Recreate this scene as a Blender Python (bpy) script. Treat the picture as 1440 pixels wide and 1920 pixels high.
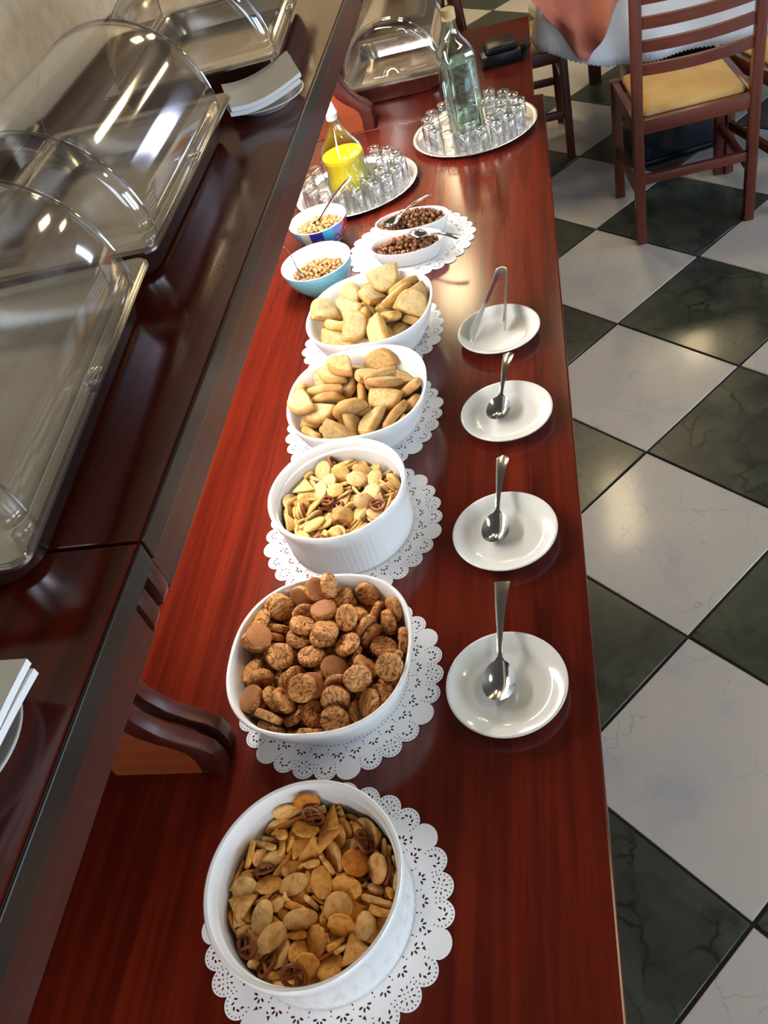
import bpy, bmesh, math, random
from mathutils import Vector, Matrix, Quaternion, Euler

PI = math.pi
sc = bpy.context.scene
for o in list(bpy.data.objects):
    bpy.data.objects.remove(o)
C = sc.collection
T = 0.706            # height of the counter top above the floor
SHZ = T + 0.428      # height of the upper shelf top

# ------------------------------------------------------------------ camera
cam_d = bpy.data.cameras.new('camera')
cam = bpy.data.objects.new('camera', cam_d)
C.objects.link(cam)
cam_d.sensor_fit = 'VERTICAL'
cam_d.sensor_height = 24.0
cam_d.lens = 1595.5 / 1920 * 24.0
cam_d.clip_start = 0.02
cam_d.clip_end = 60
yaw, pitch, roll = math.radians(19.4464), math.radians(44.1944), math.radians(-19.7607)
fw = Vector((-math.sin(yaw) * math.cos(pitch), math.cos(yaw) * math.cos(pitch), -math.sin(pitch)))
rt = Vector((math.cos(yaw), math.sin(yaw), 0))
up = rt.cross(fw)
r2 = math.cos(roll) * rt + math.sin(roll) * up
u2 = -math.sin(roll) * rt + math.cos(roll) * up
M = Matrix((r2, u2, -fw)).transposed().to_4x4()
M.translation = Vector((0.0212, 0.0, T + 1.0443))
cam.matrix_world = M
sc.camera = cam

# ------------------------------------------------------------------ world, light, exposure
w = bpy.data.worlds.new('world')
sc.world = w
w.use_nodes = True
w.node_tree.nodes['Background'].inputs[0].default_value = (0.55, 0.70, 1.0, 1)
w.node_tree.nodes['Background'].inputs[1].default_value = 1.0
sc.view_settings.view_transform = 'Standard'
sc.view_settings.look = 'None'
sc.view_settings.gamma = 1
sc.view_settings.use_curve_mapping = False
sc.view_settings.exposure = 0.62
try:
    cy = sc.cycles
    cy.use_denoising = True
    cy.use_adaptive_sampling = True
    cy.adaptive_threshold = 0.025
    cy.max_bounces = 10
    cy.diffuse_bounces = 3
    cy.glossy_bounces = 4
    cy.transmission_bounces = 8
    cy.transparent_max_bounces = 24
    cy.caustics_reflective = False
    cy.caustics_refractive = False
    cy.sample_clamp_indirect = 4.0
    cy.blur_glossy = 0.5
except Exception:
    pass

def area(name, loc, target, sx, sy, power, col):
    d = bpy.data.lights.new(name, 'AREA')
    d.shape = 'RECTANGLE'
    d.size, d.size_y, d.energy, d.color = sx, sy, power, col
    o = bpy.data.objects.new(name, d)
    C.objects.link(o)
    o.location = loc
    o.rotation_euler = (Vector(target) - Vector(loc)).to_track_quat('-Z', 'Y').to_euler()
    return o

ROOM = (-1.22, 5.0, -3.0, 9.0, 2.62)   # x0 x1 y0 y1 height
# daylight entering through the windows of the far and the right wall
area('daylight_far_window', (3.3, 8.93, 1.55), (3.3, 0, 1.55), .45, 1.5, 16, (0.62, 0.70, 1.0))
area('daylight_right_window', (4.93, 1.95, 1.55), (0, 2.4, 1.2), 2.6, 1.5, 66, (0.70, 0.85, 1.0))
area('daylight_side_window', (4.93, -1.2, 1.55), (0, -1.2, 1.2), 2.0, 1.5, 62, (0.70, 0.85, 1.0))
area('daylight_back_window', (1.9, -2.93, 1.55), (1.9, 3, 1.0), 2.2, 1.5, 30, (0.66, 0.83, 1.0))

# ------------------------------------------------------------------ materials
MATS = {}
def mat(name, col=(0.8, 0.8, 0.8), rough=0.5, metal=0.0, **kw):
    m = bpy.data.materials.new(name)
    m.use_nodes = True
    b = m.node_tree.nodes['Principled BSDF']
    b.inputs['Base Color'].default_value = (*col, 1)
    b.inputs['Roughness'].default_value = rough
    b.inputs['Metallic'].default_value = metal
    for k, v in kw.items():
        b.inputs[k.replace('_', ' ')].default_value = v
    MATS[name] = m
    return m

class N:
    """small node helper"""
    def __init__(s, m):
        s.m, s.t = m, m.node_tree
        s.n, s.l = s.t.nodes, s.t.links
        s.b = s.n['Principled BSDF']
    def new(s, typ, **kw):
        x = s.n.new(typ)
        for k, v in kw.items():
            if k in x.inputs:
                x.inputs[k].default_value = v
            else:
                setattr(x, k, v)
        return x
    def link(s, a, b):
        s.l.new(a, b)
    def coords(s, scale=(1, 1, 1), kind='Object', jitter=True):
        tc = s.new('ShaderNodeTexCoord')
        mp = s.new('ShaderNodeMapping')
        mp.inputs['Scale'].default_value = scale
        s.link(tc.outputs[kind], mp.inputs['Vector'])
        if jitter:
            oi = s.new('ShaderNodeObjectInfo')
            mu = s.new('ShaderNodeMath', operation='MULTIPLY')
            mu.inputs[1].default_value = 37.0
            s.link(oi.outputs['Random'], mu.inputs[0])
            s.link(mu.outputs[0], mp.inputs['Location'])
        return mp.outputs['Vector']
    def noise(s, vec, scale, detail=3, rough=0.5, dist=0.0):
        x = s.new('ShaderNodeTexNoise')
        x.inputs['Scale'].default_value = scale
        x.inputs['Detail'].default_value = detail
        x.inputs['Roughness'].default_value = rough
        x.inputs['Distortion'].default_value = dist
        s.link(vec, x.inputs['Vector'])
        return x.outputs['Fac']
    def ramp(s, fac, stops, interp='LINEAR'):
        x = s.new('ShaderNodeValToRGB')
        e = x.color_ramp.elements
        x.color_ramp.interpolation = interp
        while len(e) < len(stops):
            e.new(0.5)
        for i, (p, c) in enumerate(stops):
            e[i].position = p
            e[i].color = (*c, 1)
        s.link(fac, x.inputs[0])
        return x.outputs[0]
    def mix(s, fac, a, b, typ='MIX'):
        x = s.new('ShaderNodeMix', data_type='RGBA', blend_type=typ)
        if isinstance(fac, (int, float)):
            x.inputs[0].default_value = fac
        else:
            s.link(fac, x.inputs[0])
        for v, i in ((a, 6), (b, 7)):
            if isinstance(v, tuple):
                x.inputs[i].default_value = (*v, 1)
            else:
                s.link(v, x.inputs[i])
        return x.outputs[2]
    def bump(s, fac, strength=0.3, dist=0.001):
        x = s.new('ShaderNodeBump')
        x.inputs['Strength'].default_value = strength
        x.inputs['Distance'].default_value = dist
        s.link(fac, x.inputs['Height'])
        s.link(x.outputs[0], s.b.inputs['Normal'])

def wood(name, dark, light, rough=0.17, scale=(26, 1.1, 26), coat=0.0):
    m = mat(name, light, rough)
    n = N(m)
    v = n.coords(scale)
    a = n.noise(v, 1.6, 4, 0.55, 0.25)
    v2 = n.coords(tuple(c * 7 for c in scale))
    f = n.noise(v2, 1.3, 2, 0.6)
    c1 = n.ramp(a, [(0.36, dark), (0.62, light)])
    c2 = n.ramp(f, [(0.3, (0.86, 0.86, 0.86)), (0.6, (1, 1, 1))])
    n.link(n.mix(0.75, c1, c2, 'MULTIPLY'), n.b.inputs['Base Color'])
    n.b.inputs['Specular IOR Level'].default_value = 0.42
    return m
wood('mahogany', (0.066, 0.0066, 0.0030), (0.120, 0.0128, 0.0054))
mat('dark_edging', (0.016, 0.010, 0.008), 0.3)
wood('mahogany_dark', (0.045, 0.008, 0.0055), (0.075, 0.0135, 0.009), 0.36)
wood('cherry_panel', (0.20, 0.042, 0.014), (0.27, 0.060, 0.020), 0.35, (1.5, 20, 20), 0.2)
wood('chair_wood', (0.100, 0.022, 0.012), (0.150, 0.034, 0.019), 0.32, (20, 20, 1.5), 0.25)
wood('chair_wood_cross', (0.100, 0.022, 0.012), (0.150, 0.034, 0.019), 0.32, (1.5, 20, 20), 0.25)

mat('ceramic', (0.83, 0.83, 0.82), 0.13, Coat_Weight=0.3, Coat_Roughness=0.04)
mat('plate_ceramic', (0.76, 0.755, 0.715), 0.13, Coat_Weight=0.4, Coat_Roughness=0.04)
mat('paper', (0.86, 0.86, 0.88), 0.85)
mat('napkin_paper', (0.92, 0.91, 0.90), 0.9)
n = N(MATS['napkin_paper']); n.bump(n.noise(n.coords(), 900, 2), 0.15, 0.0005)
mat('steel', (0.66, 0.64, 0.61), 0.24, 1.0)
mat('tong_steel', (0.72, 0.72, 0.72), 0.32, 1.0)
mat('cutlery_steel', (0.74, 0.73, 0.72), 0.14, 1.0)
m = mat('silver', (0.90, 0.89, 0.87), 0.27, 0.82)
n = N(m); n.bump(n.noise(n.coords(), 160, 3), 0.35, 0.001)
mat('tube_white', (0.8, 0.8, 0.8), 0.5)
mat('black_plastic', (0.004, 0.004, 0.005), 0.25, Specular_IOR_Level=0.2)
mat('black_leather', (0.004, 0.004, 0.005), 0.35, Specular_IOR_Level=0.2)
mat('navy_gloss', (0.008, 0.010, 0.020), 0.2)
m = mat('seat_fabric', (0.62, 0.40, 0.15), 0.75)
n = N(m); n.link(n.ramp(n.noise(n.coords((1, 1, 1)), 9, 3), [(0.3, (0.56, 0.34, 0.11)), (0.7, (0.68, 0.47, 0.20))]), n.b.inputs['Base Color'])
m = mat('white_cloth', (0.86, 0.92, 0.98), 0.9)
n = N(m); n.bump(n.noise(n.coords(), 500, 2), 0.1, 0.0005)
m = mat('salmon_cloth', (0.55, 0.19, 0.14), 0.85)
n = N(m); n.link(n.ramp(n.noise(n.coords((3, 3, 1)), 3, 3), [(0.3, (0.47, 0.15, 0.12)), (0.7, (0.62, 0.22, 0.13))]), n.b.inputs['Base Color'])

m = mat('wallpaper', (0.60, 0.47, 0.30), 0.7)
n = N(m)
n.link(n.ramp(n.noise(n.coords((1, 1, 1)), 24, 5, 0.65), [(0.3, (0.68, 0.54, 0.36)), (0.7, (0.84, 0.70, 0.50))]), n.b.inputs['Base Color'])
n.bump(n.noise(n.coords((1, 1, 1)), 60, 4), 0.3, 0.002)
mat('wall_paint', (0.36, 0.30, 0.23), 0.8)
mat('ceiling_paint', (0.17, 0.15, 0.13), 0.9)
mat('grout', (0.020, 0.017, 0.014), 0.8)

def marble(name, stops, veincol, rough, vscale, vein):
    m = mat(name, stops[0][1], rough)
    n = N(m)
    v = n.coords((1, 1, 1))
    base = n.ramp(n.noise(v, 5.5, 6, 0.62, 0.6), stops)
    vo = n.new('ShaderNodeTexVoronoi', feature='DISTANCE_TO_EDGE')
    vo.inputs['Scale'].default_value = vscale
    mixv = n.new('ShaderNodeVectorMath', operation='ADD')
    nz = n.new('ShaderNodeTexNoise')
    nz.inputs['Scale'].default_value = 11.0
    nz.inputs['Detail'].default_value = 4
    sc_ = n.new('ShaderNodeVectorMath', operation='SCALE')
    sc_.inputs['Scale'].default_value = 0.12
    n.link(v, nz.inputs['Vector'])
    n.link(nz.outputs['Color'], sc_.inputs[0])
    n.link(v, mixv.inputs[0])
    n.link(sc_.outputs[0], mixv.inputs[1])
    n.link(mixv.outputs[0], vo.inputs['Vector'])
    vr = n.ramp(vo.outputs['Distance'], [(0.0, (1, 1, 1)), (vein, (0, 0, 0))])
    br = n.ramp(n.noise(v, 7, 3), [(0.42, (0, 0, 0)), (0.62, (1, 1, 1))])
    fac = n.mix(1.0, vr, br, 'MULTIPLY')
    n.link(n.mix(fac, base, veincol), n.b.inputs['Base Color'])
    n.b.inputs['Coat Weight'].default_value = 0.25
    n.b.inputs['Coat Roughness'].default_value = 0.12
    return m
marble('tile_light', [(0.28, (0.46, 0.46, 0.50)), (0.45, (0.56, 0.535, 0.51)), (0.7, (0.60, 0.565, 0.52))], (0.40, 0.385, 0.37), 0.35, 9, 0.018)
marble('tile_dark', [(0.3, (0.022, 0.028, 0.023)), (0.5, (0.052, 0.061, 0.048)), (0.72, (0.098, 0.104, 0.070))], (0.010, 0.012, 0.009), 0.3, 10, 0.07)

# clear acrylic: thin sheet that lets light pass and mirrors at grazing angles
def clear(name, tint, gloss, power=3.0, base=0.05, rough=0.03, gcol=(1, 1, 1)):
    m = bpy.data.materials.new(name)
    m.use_nodes = True
    t = m.node_tree
    t.nodes.clear()
    out = t.nodes.new('ShaderNodeOutputMaterial')
    tr = t.nodes.new('ShaderNodeBsdfTransparent')
    tr.inputs[0].default_value = (*tint, 1)
    gl = t.nodes.new('ShaderNodeBsdfGlossy')
    gl.inputs[0].default_value = (*gcol, 1)
    gl.inputs['Roughness'].default_value = rough
    lw = t.nodes.new('ShaderNodeLayerWeight')
    lw.inputs[0].default_value = 0.5
    pw = t.nodes.new('ShaderNodeMath'); pw.operation = 'POWER'
    pw.inputs[1].default_value = power
    ma = t.nodes.new('ShaderNodeMath'); ma.operation = 'MULTIPLY_ADD'
    ma.inputs[1].default_value = gloss
    ma.inputs[2].default_value = base
    ma.use_clamp = True
    mx = t.nodes.new('ShaderNodeMixShader')
    t.links.new(lw.outputs['Facing'], pw.inputs[0])
    t.links.new(pw.outputs[0], ma.inputs[0])
    t.links.new(ma.outputs[0], mx.inputs[0])
    t.links.new(tr.outputs[0], mx.inputs[1])
    t.links.new(gl.outputs[0], mx.inputs[2])
    t.links.new(mx.outputs[0], out.inputs[0])
    MATS[name] = m
    return m
clear('acrylic', (0.93, 0.91, 0.89), 0.60, 2.6, 0.085, 0.07)
clear('acrylic_edge', (0.80, 0.80, 0.78), 0.8, 2.0, 0.22, 0.06)
clear('drinking_glass', (0.985, 0.99, 0.99), 0.85, 1.9, 0.15, 0.07)
clear('bottle_glass', (0.90, 0.96, 0.93), 0.7, 2.5, 0.07, 0.03)
mat('water', (0.86, 0.96, 0.92), 0.02, Transmission_Weight=1.0, IOR=1.33)
mat('juice', (1.0, 0.63, 0.006), 0.12, Transmission_Weight=0.0)
mat('cork_cap', (0.72, 0.56, 0.26), 0.5)
mat('white_cap', (0.85, 0.85, 0.85), 0.35)

def emit(name, col, strength):
    m = mat(name, (0.8, 0.8, 0.8), 0.5)
    b = m.node_tree.nodes['Principled BSDF']
    b.inputs['Emission Color'].default_value = (*col, 1)
    b.inputs['Emission Strength'].default_value = strength
    return m
emit('lamp_warm', (1.0, 0.79, 0.46), 24)
emit('tube_light', (1.0, 0.95, 0.88), 66)
emit('tube_light_bright', (1.0, 0.97, 0.92), 105)

# food
def baked(name, pale, mid, toast, scale=130, rough=0.75, bump=0.4):
    m = mat(name, mid, rough)
    n = N(m)
    v = n.coords((1, 1, 1))
    c = n.ramp(n.noise(v, scale, 4, 0.6), [(0.3, toast), (0.5, mid), (0.68, pale)])
    oi = n.new('ShaderNodeObjectInfo')
    tint = n.ramp(oi.outputs['Random'], [(0.0, (0.78, 0.70, 0.60)), (0.5, (1, 1, 1)), (1.0, (1.0, 0.88, 0.70))])
    n.link(n.mix(0.8, c, tint, 'MULTIPLY'), n.b.inputs['Base Color'])
    n.bump(n.noise(v, scale * 5, 3), bump, 0.0006)
    n.b.inputs['Specular IOR Level'].default_value = 0.3
    return m
baked('cracker_gold', (0.95, 0.54, 0.16), (0.86, 0.43, 0.095), (0.58, 0.22, 0.04))
baked('cracker_pale', (0.98, 0.64, 0.28), (0.90, 0.53, 0.19), (0.62, 0.29, 0.075))
baked('cracker_orange', (0.78, 0.33, 0.06), (0.70, 0.26, 0.035), (0.46, 0.14, 0.02))
baked('pretzel_brown', (0.33, 0.105, 0.028), (0.25, 0.068, 0.016), (0.14, 0.033, 0.009), 130, 0.4)
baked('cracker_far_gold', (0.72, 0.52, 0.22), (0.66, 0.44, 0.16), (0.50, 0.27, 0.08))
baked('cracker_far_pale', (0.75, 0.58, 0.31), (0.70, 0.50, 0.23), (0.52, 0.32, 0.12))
baked('ginger_top', (0.82, 0.43, 0.165), (0.70, 0.335, 0.115), (0.40, 0.155, 0.045), 110, 0.7, 0.6)
n = N(MATS['ginger_top'])
v = n.coords((1, 1, 1))
nz = n.new('ShaderNodeTexNoise'); nz.inputs['Scale'].default_value = 130; n.link(v, nz.inputs['Vector'])
sv = n.new('ShaderNodeVectorMath', operation='SCALE'); sv.inputs['Scale'].default_value = .008; n.link(nz.outputs['Color'], sv.inputs[0])
av = n.new('ShaderNodeVectorMath', operation='ADD'); n.link(v, av.inputs[0]); n.link(sv.outputs[0], av.inputs[1])
wv = n.new('ShaderNodeTexWave', wave_type='BANDS', bands_direction='X')
for k_, v_ in (('Scale', 42.0), ('Distortion', 9.0), ('Detail', 2.0), ('Detail Scale', 2.2)):
    wv.inputs[k_].default_value = v_
n.link(av.outputs[0], wv.inputs['Vector'])
crack = n.ramp(wv.outputs['Fac'], [(0.0, (0.36, 0.27, 0.21)), (0.16, (0.95, 0.95, 0.95)), (1.0, (1, 1, 1))])
old = n.b.inputs['Base Color'].links[0].from_socket
n.link(n.mix(1.0, old, crack, 'MULTIPLY'), n.b.inputs['Base Color'])
n.bump(n.ramp(wv.outputs['Fac'], [(0.0, (0, 0, 0)), (0.25, (1, 1, 1))]), 0.7, 0.0012)
baked('ginger_base', (0.46, 0.20, 0.078), (0.39, 0.160, 0.058), (0.32, 0.125, 0.042), 60, 0.65, 0.2)
baked('rusk_crust', (0.52, 0.33, 0.13), (0.44, 0.25, 0.085), (0.31, 0.15, 0.045), 40)
baked('rusk_crumb', (0.60, 0.46, 0.24), (0.52, 0.37, 0.17), (0.36, 0.23, 0.09), 170, 0.85, 0.8)
baked('rusk_pale_crust', (0.56, 0.39, 0.16), (0.49, 0.31, 0.105), (0.37, 0.195, 0.05), 40)
baked('rusk_pale_crumb', (0.60, 0.50, 0.29), (0.55, 0.43, 0.225), (0.43, 0.30, 0.13), 90, 0.85, 0.5)
baked('peanut', (0.50, 0.32, 0.145), (0.43, 0.25, 0.10), (0.29, 0.14, 0.045), 90, 0.6, 0.2)
baked('raisin', (0.30, 0.125, 0.042), (0.17, 0.062, 0.022), (0.065, 0.023, 0.011), 120, 0.45, 0.8)

m = mat('turquoise_glaze', (0.20, 0.50, 0.60), 0.15, Coat_Weight=0.4)
n = N(m); n.link(n.ramp(n.noise(n.coords((4, 4, 22)), 1.5, 3), [(0.3, (0.13, 0.38, 0.50)), (0.55, (0.22, 0.55, 0.63)), (0.75, (0.36, 0.66, 0.70))]), n.b.inputs['Base Color'])
m = mat('patchwork_glaze', (0.1, 0.2, 0.5), 0.15, Coat_Weight=0.4)
n = N(m)
tc = n.new('ShaderNodeTexCoord'); sp = n.new('ShaderNodeSeparateXYZ'); n.link(tc.outputs['Object'], sp.inputs[0])
at = n.new('ShaderNodeMath', operation='ARCTAN2'); n.link(sp.outputs[1], at.inputs[0]); n.link(sp.outputs[0], at.inputs[1])
mr = n.new('ShaderNodeMapRange'); mr.inputs[1].default_value = -PI; mr.inputs[2].default_value = PI; n.link(at.outputs[0], mr.inputs[0])
patch = n.ramp(mr.outputs[0], [(0.0, (0.30, 0.33, 0.25)), (0.09, (0.05, 0.30, 0.45)), (0.17, (0.34, 0.38, 0.30)), (0.225, (0.012, 0.012, 0.13)), (0.30, (0.03, 0.24, 0.38)), (0.36, (0.10, 0.13, 0.42)), (0.42, (0.30, 0.02, 0.05)), (0.5, (0.2, 0.25, 0.45)), (0.65, (0.02, 0.02, 0.15)), (0.8, (0.3, 0.05, 0.06))], 'CONSTANT')
low = n.ramp(sp.outputs[2], [(0.0, (0.60, 0.62, 0.62)), (0.018, (1, 1, 1))], 'CONSTANT')
zf = n.new('ShaderNodeMath', operation='LESS_THAN'); n.link(sp.outputs[2], zf.inputs[0]); zf.inputs[1].default_value = 0.022
n.link(n.mix(zf.outputs[0], patch, (0.55, 0.58, 0.60)), n.b.inputs['Base Color'])

# ------------------------------------------------------------------ mesh helpers
class MB:
    def __init__(s):
        s.v, s.f, s.m = [], [], []
    def add(s, v, f, mi=0, M=None):
        b = len(s.v)
        s.v += [tuple(M @ Vector(p)) if M else tuple(p) for p in v]
        for ff in f:
            s.f.append(tuple(b + i for i in ff))
            s.m.append(mi)
        return s
    def box(s, x0, x1, y0, y1, z0, z1, mi=0, M=None):
        v = [(x, y, z) for z in (z0, z1) for x, y in ((x0, y0), (x1, y0), (x1, y1), (x0, y1))]
        return s.add(v, [(0, 3, 2, 1), (4, 5, 6, 7), (0, 1, 5, 4), (1, 2, 6, 5), (2, 3, 7, 6), (3, 0, 4, 7)], mi, M)
    def prism(s, poly, t0, t1, axis='z', mi=0, M=None, cap=None):
        n = len(poly)
        def P(a, b, t):
            return {'z': (a, b, t), 'y': (a, t, b), 'x': (t, a, b)}[axis]
        v = [P(a, b, t0) for a, b in poly] + [P(a, b, t1) for a, b in poly]
        s.add(v, [(i, (i + 1) % n, n + (i + 1) % n, n + i) for i in range(n)], mi, M)
        b = len(s.v) - 2 * n
        s.f += [tuple(b + i for i in range(n))[::-1], tuple(b + n + i for i in range(n))]
        s.m += [mi if cap is None else cap] * 2
        return s
    def loops(s, loops, mi=0, close=False, cap0=False, cap1=False, M=None, mis=None):
        n = len(loops[0])
        v = [p for L in loops for p in L]
        f, mm = [], []
        for k in range(len(loops) - 1):
            for i in range(n if not close else n):
                j = (i + 1) % n
                f.append((k * n + i, k * n + j, (k + 1) * n + j, (k + 1) * n + i))
                mm.append(mis[k] if mis else mi)
        b = len(s.v)
        s.v += [tuple(M @ Vector(p)) if M else tuple(p) for p in v]
        s.f += [tuple(b + i for i in ff) for ff in f]
        s.m += mm
        if cap0:
            s.f.append(tuple(b + i for i in range(n))[::-1]); s.m.append(mis[0] if mis else mi)
        if cap1:
            s.f.append(tuple(b + (len(loops) - 1) * n + i for i in range(n))); s.m.append(mis[-1] if mis else mi)
        return s
    def lathe(s, prof, seg=48, n=2.0, mis=None, mi=0, M=None, flute=None):
        L = []
        for r, z in prof:
            ring = []
            for i in range(seg):
                t = 2 * PI * i / seg
                c, q = math.cos(t), math.sin(t)
                rr = r
                if flute and flute[1] < z < flute[2] and r > flute[3]:
                    rr = r - flute[0] * (0.5 + 0.5 * math.cos(t * flute[4]))
                ring.append((rr * math.copysign(abs(c) ** (2 / n), c), rr * math.copysign(abs(q) ** (2 / n), q), z))
            L.append(ring)
        return s.loops(L, mi, mis=mis, cap0=prof[0][0] > 1e-6, cap1=prof[-1][0] > 1e-6, M=M)
    def tube(s, pts, rad, seg=8, mi=0, M=None):
        pts = [Vector(p) for p in pts]
        L = []
        for i, p in enumerate(pts):
            d = (pts[min(i + 1, len(pts) - 1)] - pts[max(i - 1, 0)]).normalized()
            a = d.orthogonal().normalized() if i == 0 else (prev - d * prev.dot(d)).normalized()
            prev = a
            b = d.cross(a)
            r = rad[i] if isinstance(rad, (list, tuple)) else rad
            L.append([p + a * r * math.cos(2 * PI * k / seg) + b * r * math.sin(2 * PI * k / seg) for k in range(seg)])
        return s.loops([[tuple(q) for q in l] for l in L], mi, cap0=True, cap1=True, M=M)
    def mesh(s, name, mats, smooth=None, bevel=0.0, segs=2, recalc=True, merge=True):
        me = bpy.data.meshes.new(name)
        me.from_pydata(s.v, [], s.f)
        for mm in (mats if isinstance(mats, (list, tuple)) else [mats]):
            me.materials.append(MATS[mm] if isinstance(mm, str) else mm)
        me.polygons.foreach_set('material_index', s.m)
        bm = bmesh.new()
        bm.from_mesh(me)
        if merge:
            bmesh.ops.remove_doubles(bm, verts=bm.verts, dist=1e-6)
        if recalc:
            bmesh.ops.recalc_face_normals(bm, faces=bm.faces)
        if bevel > 0:
            ed = [e for e in bm.edges if len(e.link_faces) == 2 and e.calc_face_angle(0) > 0.6]
            bmesh.ops.bevel(bm, geom=ed, offset=bevel, segments=segs, profile=0.5, affect='EDGES', clamp_overlap=True)
        bm.to_mesh(me)
        bm.free()
        if smooth is not None:
            me.polygons.foreach_set('use_smooth', [True] * len(me.polygons))
            me.set_sharp_from_angle(angle=math.radians(smooth))
        me.update()
        return me

def link(name, me, parent=None, loc=(0, 0, 0), rz=0.0):
    o = bpy.data.objects.new(name, me)
    C.objects.link(o)
    o.parent = parent
    o.location = loc
    if rz:
        o.rotation_euler = (0, 0, rz)
    return o
def tag(o, label, cat, group=None):
    o['label'] = label
    o['category'] = cat
    if group:
        o['group'] = group
    return o
def thing(name, label, cat, loc=(0, 0, 0), rz=0.0, group=None):
    o = link(name, None, None, loc, rz)
    o.empty_display_size = 0.05
    return tag(o, label, cat, group)
def struct(o):
    o['kind'] = 'structure'
    return o
def part(name, mb, mats, parent, smooth=None, bevel=0.0, **kw):
    return link(name, mb.mesh(name, mats, smooth, bevel, **kw), parent)
def copy_tree(o, parent=None):
    c = o.copy()
    C.objects.link(c)
    c.parent = parent
    for ch in list(o.children):
        copy_tree(ch, c)
    return c
def rrect(w, l, r, k=6):
    """rounded rectangle outline, half sizes w (x) and l (y)"""
    pts = []
    for cx, cy, a0 in ((w - r, l - r, 0), (-w + r, l - r, 90), (-w + r, -l + r, 180), (w - r, -l + r, 270)):
        for i in range(k + 1):
            a = math.radians(a0 + 90 * i / k)
            pts.append((cx + r * math.cos(a), cy + r * math.sin(a)))
    return pts

# ------------------------------------------------------------------ the room
x0, x1, y0, y1, H = ROOM
floor = struct(link('floor', MB().box(x0 - .1, x1 + .1, y0 - .1, y1 + .1, -0.12, -0.004).mesh('floor', 'grout')))
S = 0.448
th = 0.8199
va = Vector((math.cos(th), math.sin(th))) * S
vb = Vector((math.sin(th), -math.cos(th))) * S
org = Vector((0.1594, 2.4597))
half = S / 2 - 0.0035
tile_me = []
for nm in ('tile_dark', 'tile_light'):
    tile_me.append(MB().box(-half, half, -half, half, -0.012, 0.0).mesh('tile', nm, 40, 0.0015, segs=1))
for i in range(-12, 18):
    for j in range(-18, 14):
        c = org + va * (i + .5) + vb * (j + .5)
        # every tile the camera or a neighbouring viewpoint can see
        if -0.5 < c.x < 2.6 and -0.4 < c.y < 6.9:
            link('tile', tile_me[(i + j) % 2], floor, (c.x, c.y, 0), th)
rest = MB()
for i in range(-26, 34):
    for j in range(-34, 26):
        c = org + va * (i + .5) + vb * (j + .5)
        if not (-0.5 < c.x < 2.6 and -0.4 < c.y < 6.9) and x0 + .35 < c.x < x1 - .35 and y0 + .35 < c.y < y1 - .35:
            rest.box(-half, half, -half, half, -0.012, 0.0, (i + j) % 2, Matrix.Translation((c.x, c.y, 0)) @ Matrix.Rotation(th, 4, 'Z'))
o = link('tile_field', rest.mesh('tile_field', ['tile_dark', 'tile_light']), floor); o['kind'] = 'stuff'
struct(link('wall_left', MB().box(x0 - .1, x0, y0 - .1, y1 + .1, 0, H).mesh('wall_left', 'wallpaper')))
def holed(name, axis, p0, p1, a0, a1, holes):
    mb = MB()
    cuts = sorted(holes)
    prev = a0
    B = lambda u0, u1, z0, z1: mb.box(u0, u1, p0, p1, z0, z1) if axis == 'y' else mb.box(p0, p1, u0, u1, z0, z1)
    for u0, u1, z0, z1 in cuts:
        B(prev, u0, 0, H); B(u0, u1, 0, z0); B(u0, u1, z1, H); prev = u1
    B(prev, a1, 0, H)
    return struct(link(name, mb.mesh(name, 'wall_paint', merge=False)))
holed('wall_far', 'y', y1, y1 + .1, x0 - .1, x1 + .1, [(3.0, 3.6, .78, 2.32)])
holed('wall_right', 'x', x1, x1 + .1, y0 - .1, y1 + .1, [(-2.25, -.15, .78, 2.32), (.6, 3.3, .78, 2.32)])
holed('wall_back', 'y', y0 - .1, y0, x0 - .1, x1 + .1, [(.8, 3.0, .78, 2.32)])
struct(link('ceiling', MB().box(x0 - .1, x1 + .1, y0 - .1, y1 + .1, H, H + .1).mesh('ceiling', 'ceiling_paint')))
mat('window_white', (0.75, 0.75, 0.73), 0.4)
def window(k, axis, p, u0, u1, z0=.78, z1=2.32):
    w_ = struct(link(f'window_{k}', None))
    def bx(a, b, c, d):
        return MB().box(a, b, p, p + .06, c, d) if axis == 'y' else MB().box(p, p + .06, a, b, c, d)
    for a, b, c, d in ((u0, u1, z0, z0 + .05), (u0, u1, z1 - .05, z1), (u0, u0 + .05, z0 + .05, z1 - .05), (u1 - .05, u1, z0 + .05, z1 - .05), ((u0 + u1) / 2 - .025, (u0 + u1) / 2 + .025, z0 + .05, z1 - .05)):
        part('window_frame', bx(a, b, c, d), 'window_white', w_)
window(1, 'y', y1 + .02, 3.0, 3.6)
window(2, 'x', x1 + .02, .6, 3.3)
window(3, 'x', x1 + .02, -2.25, -.15)
window(4, 'y', y0 - .08, .8, 3.0)

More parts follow.
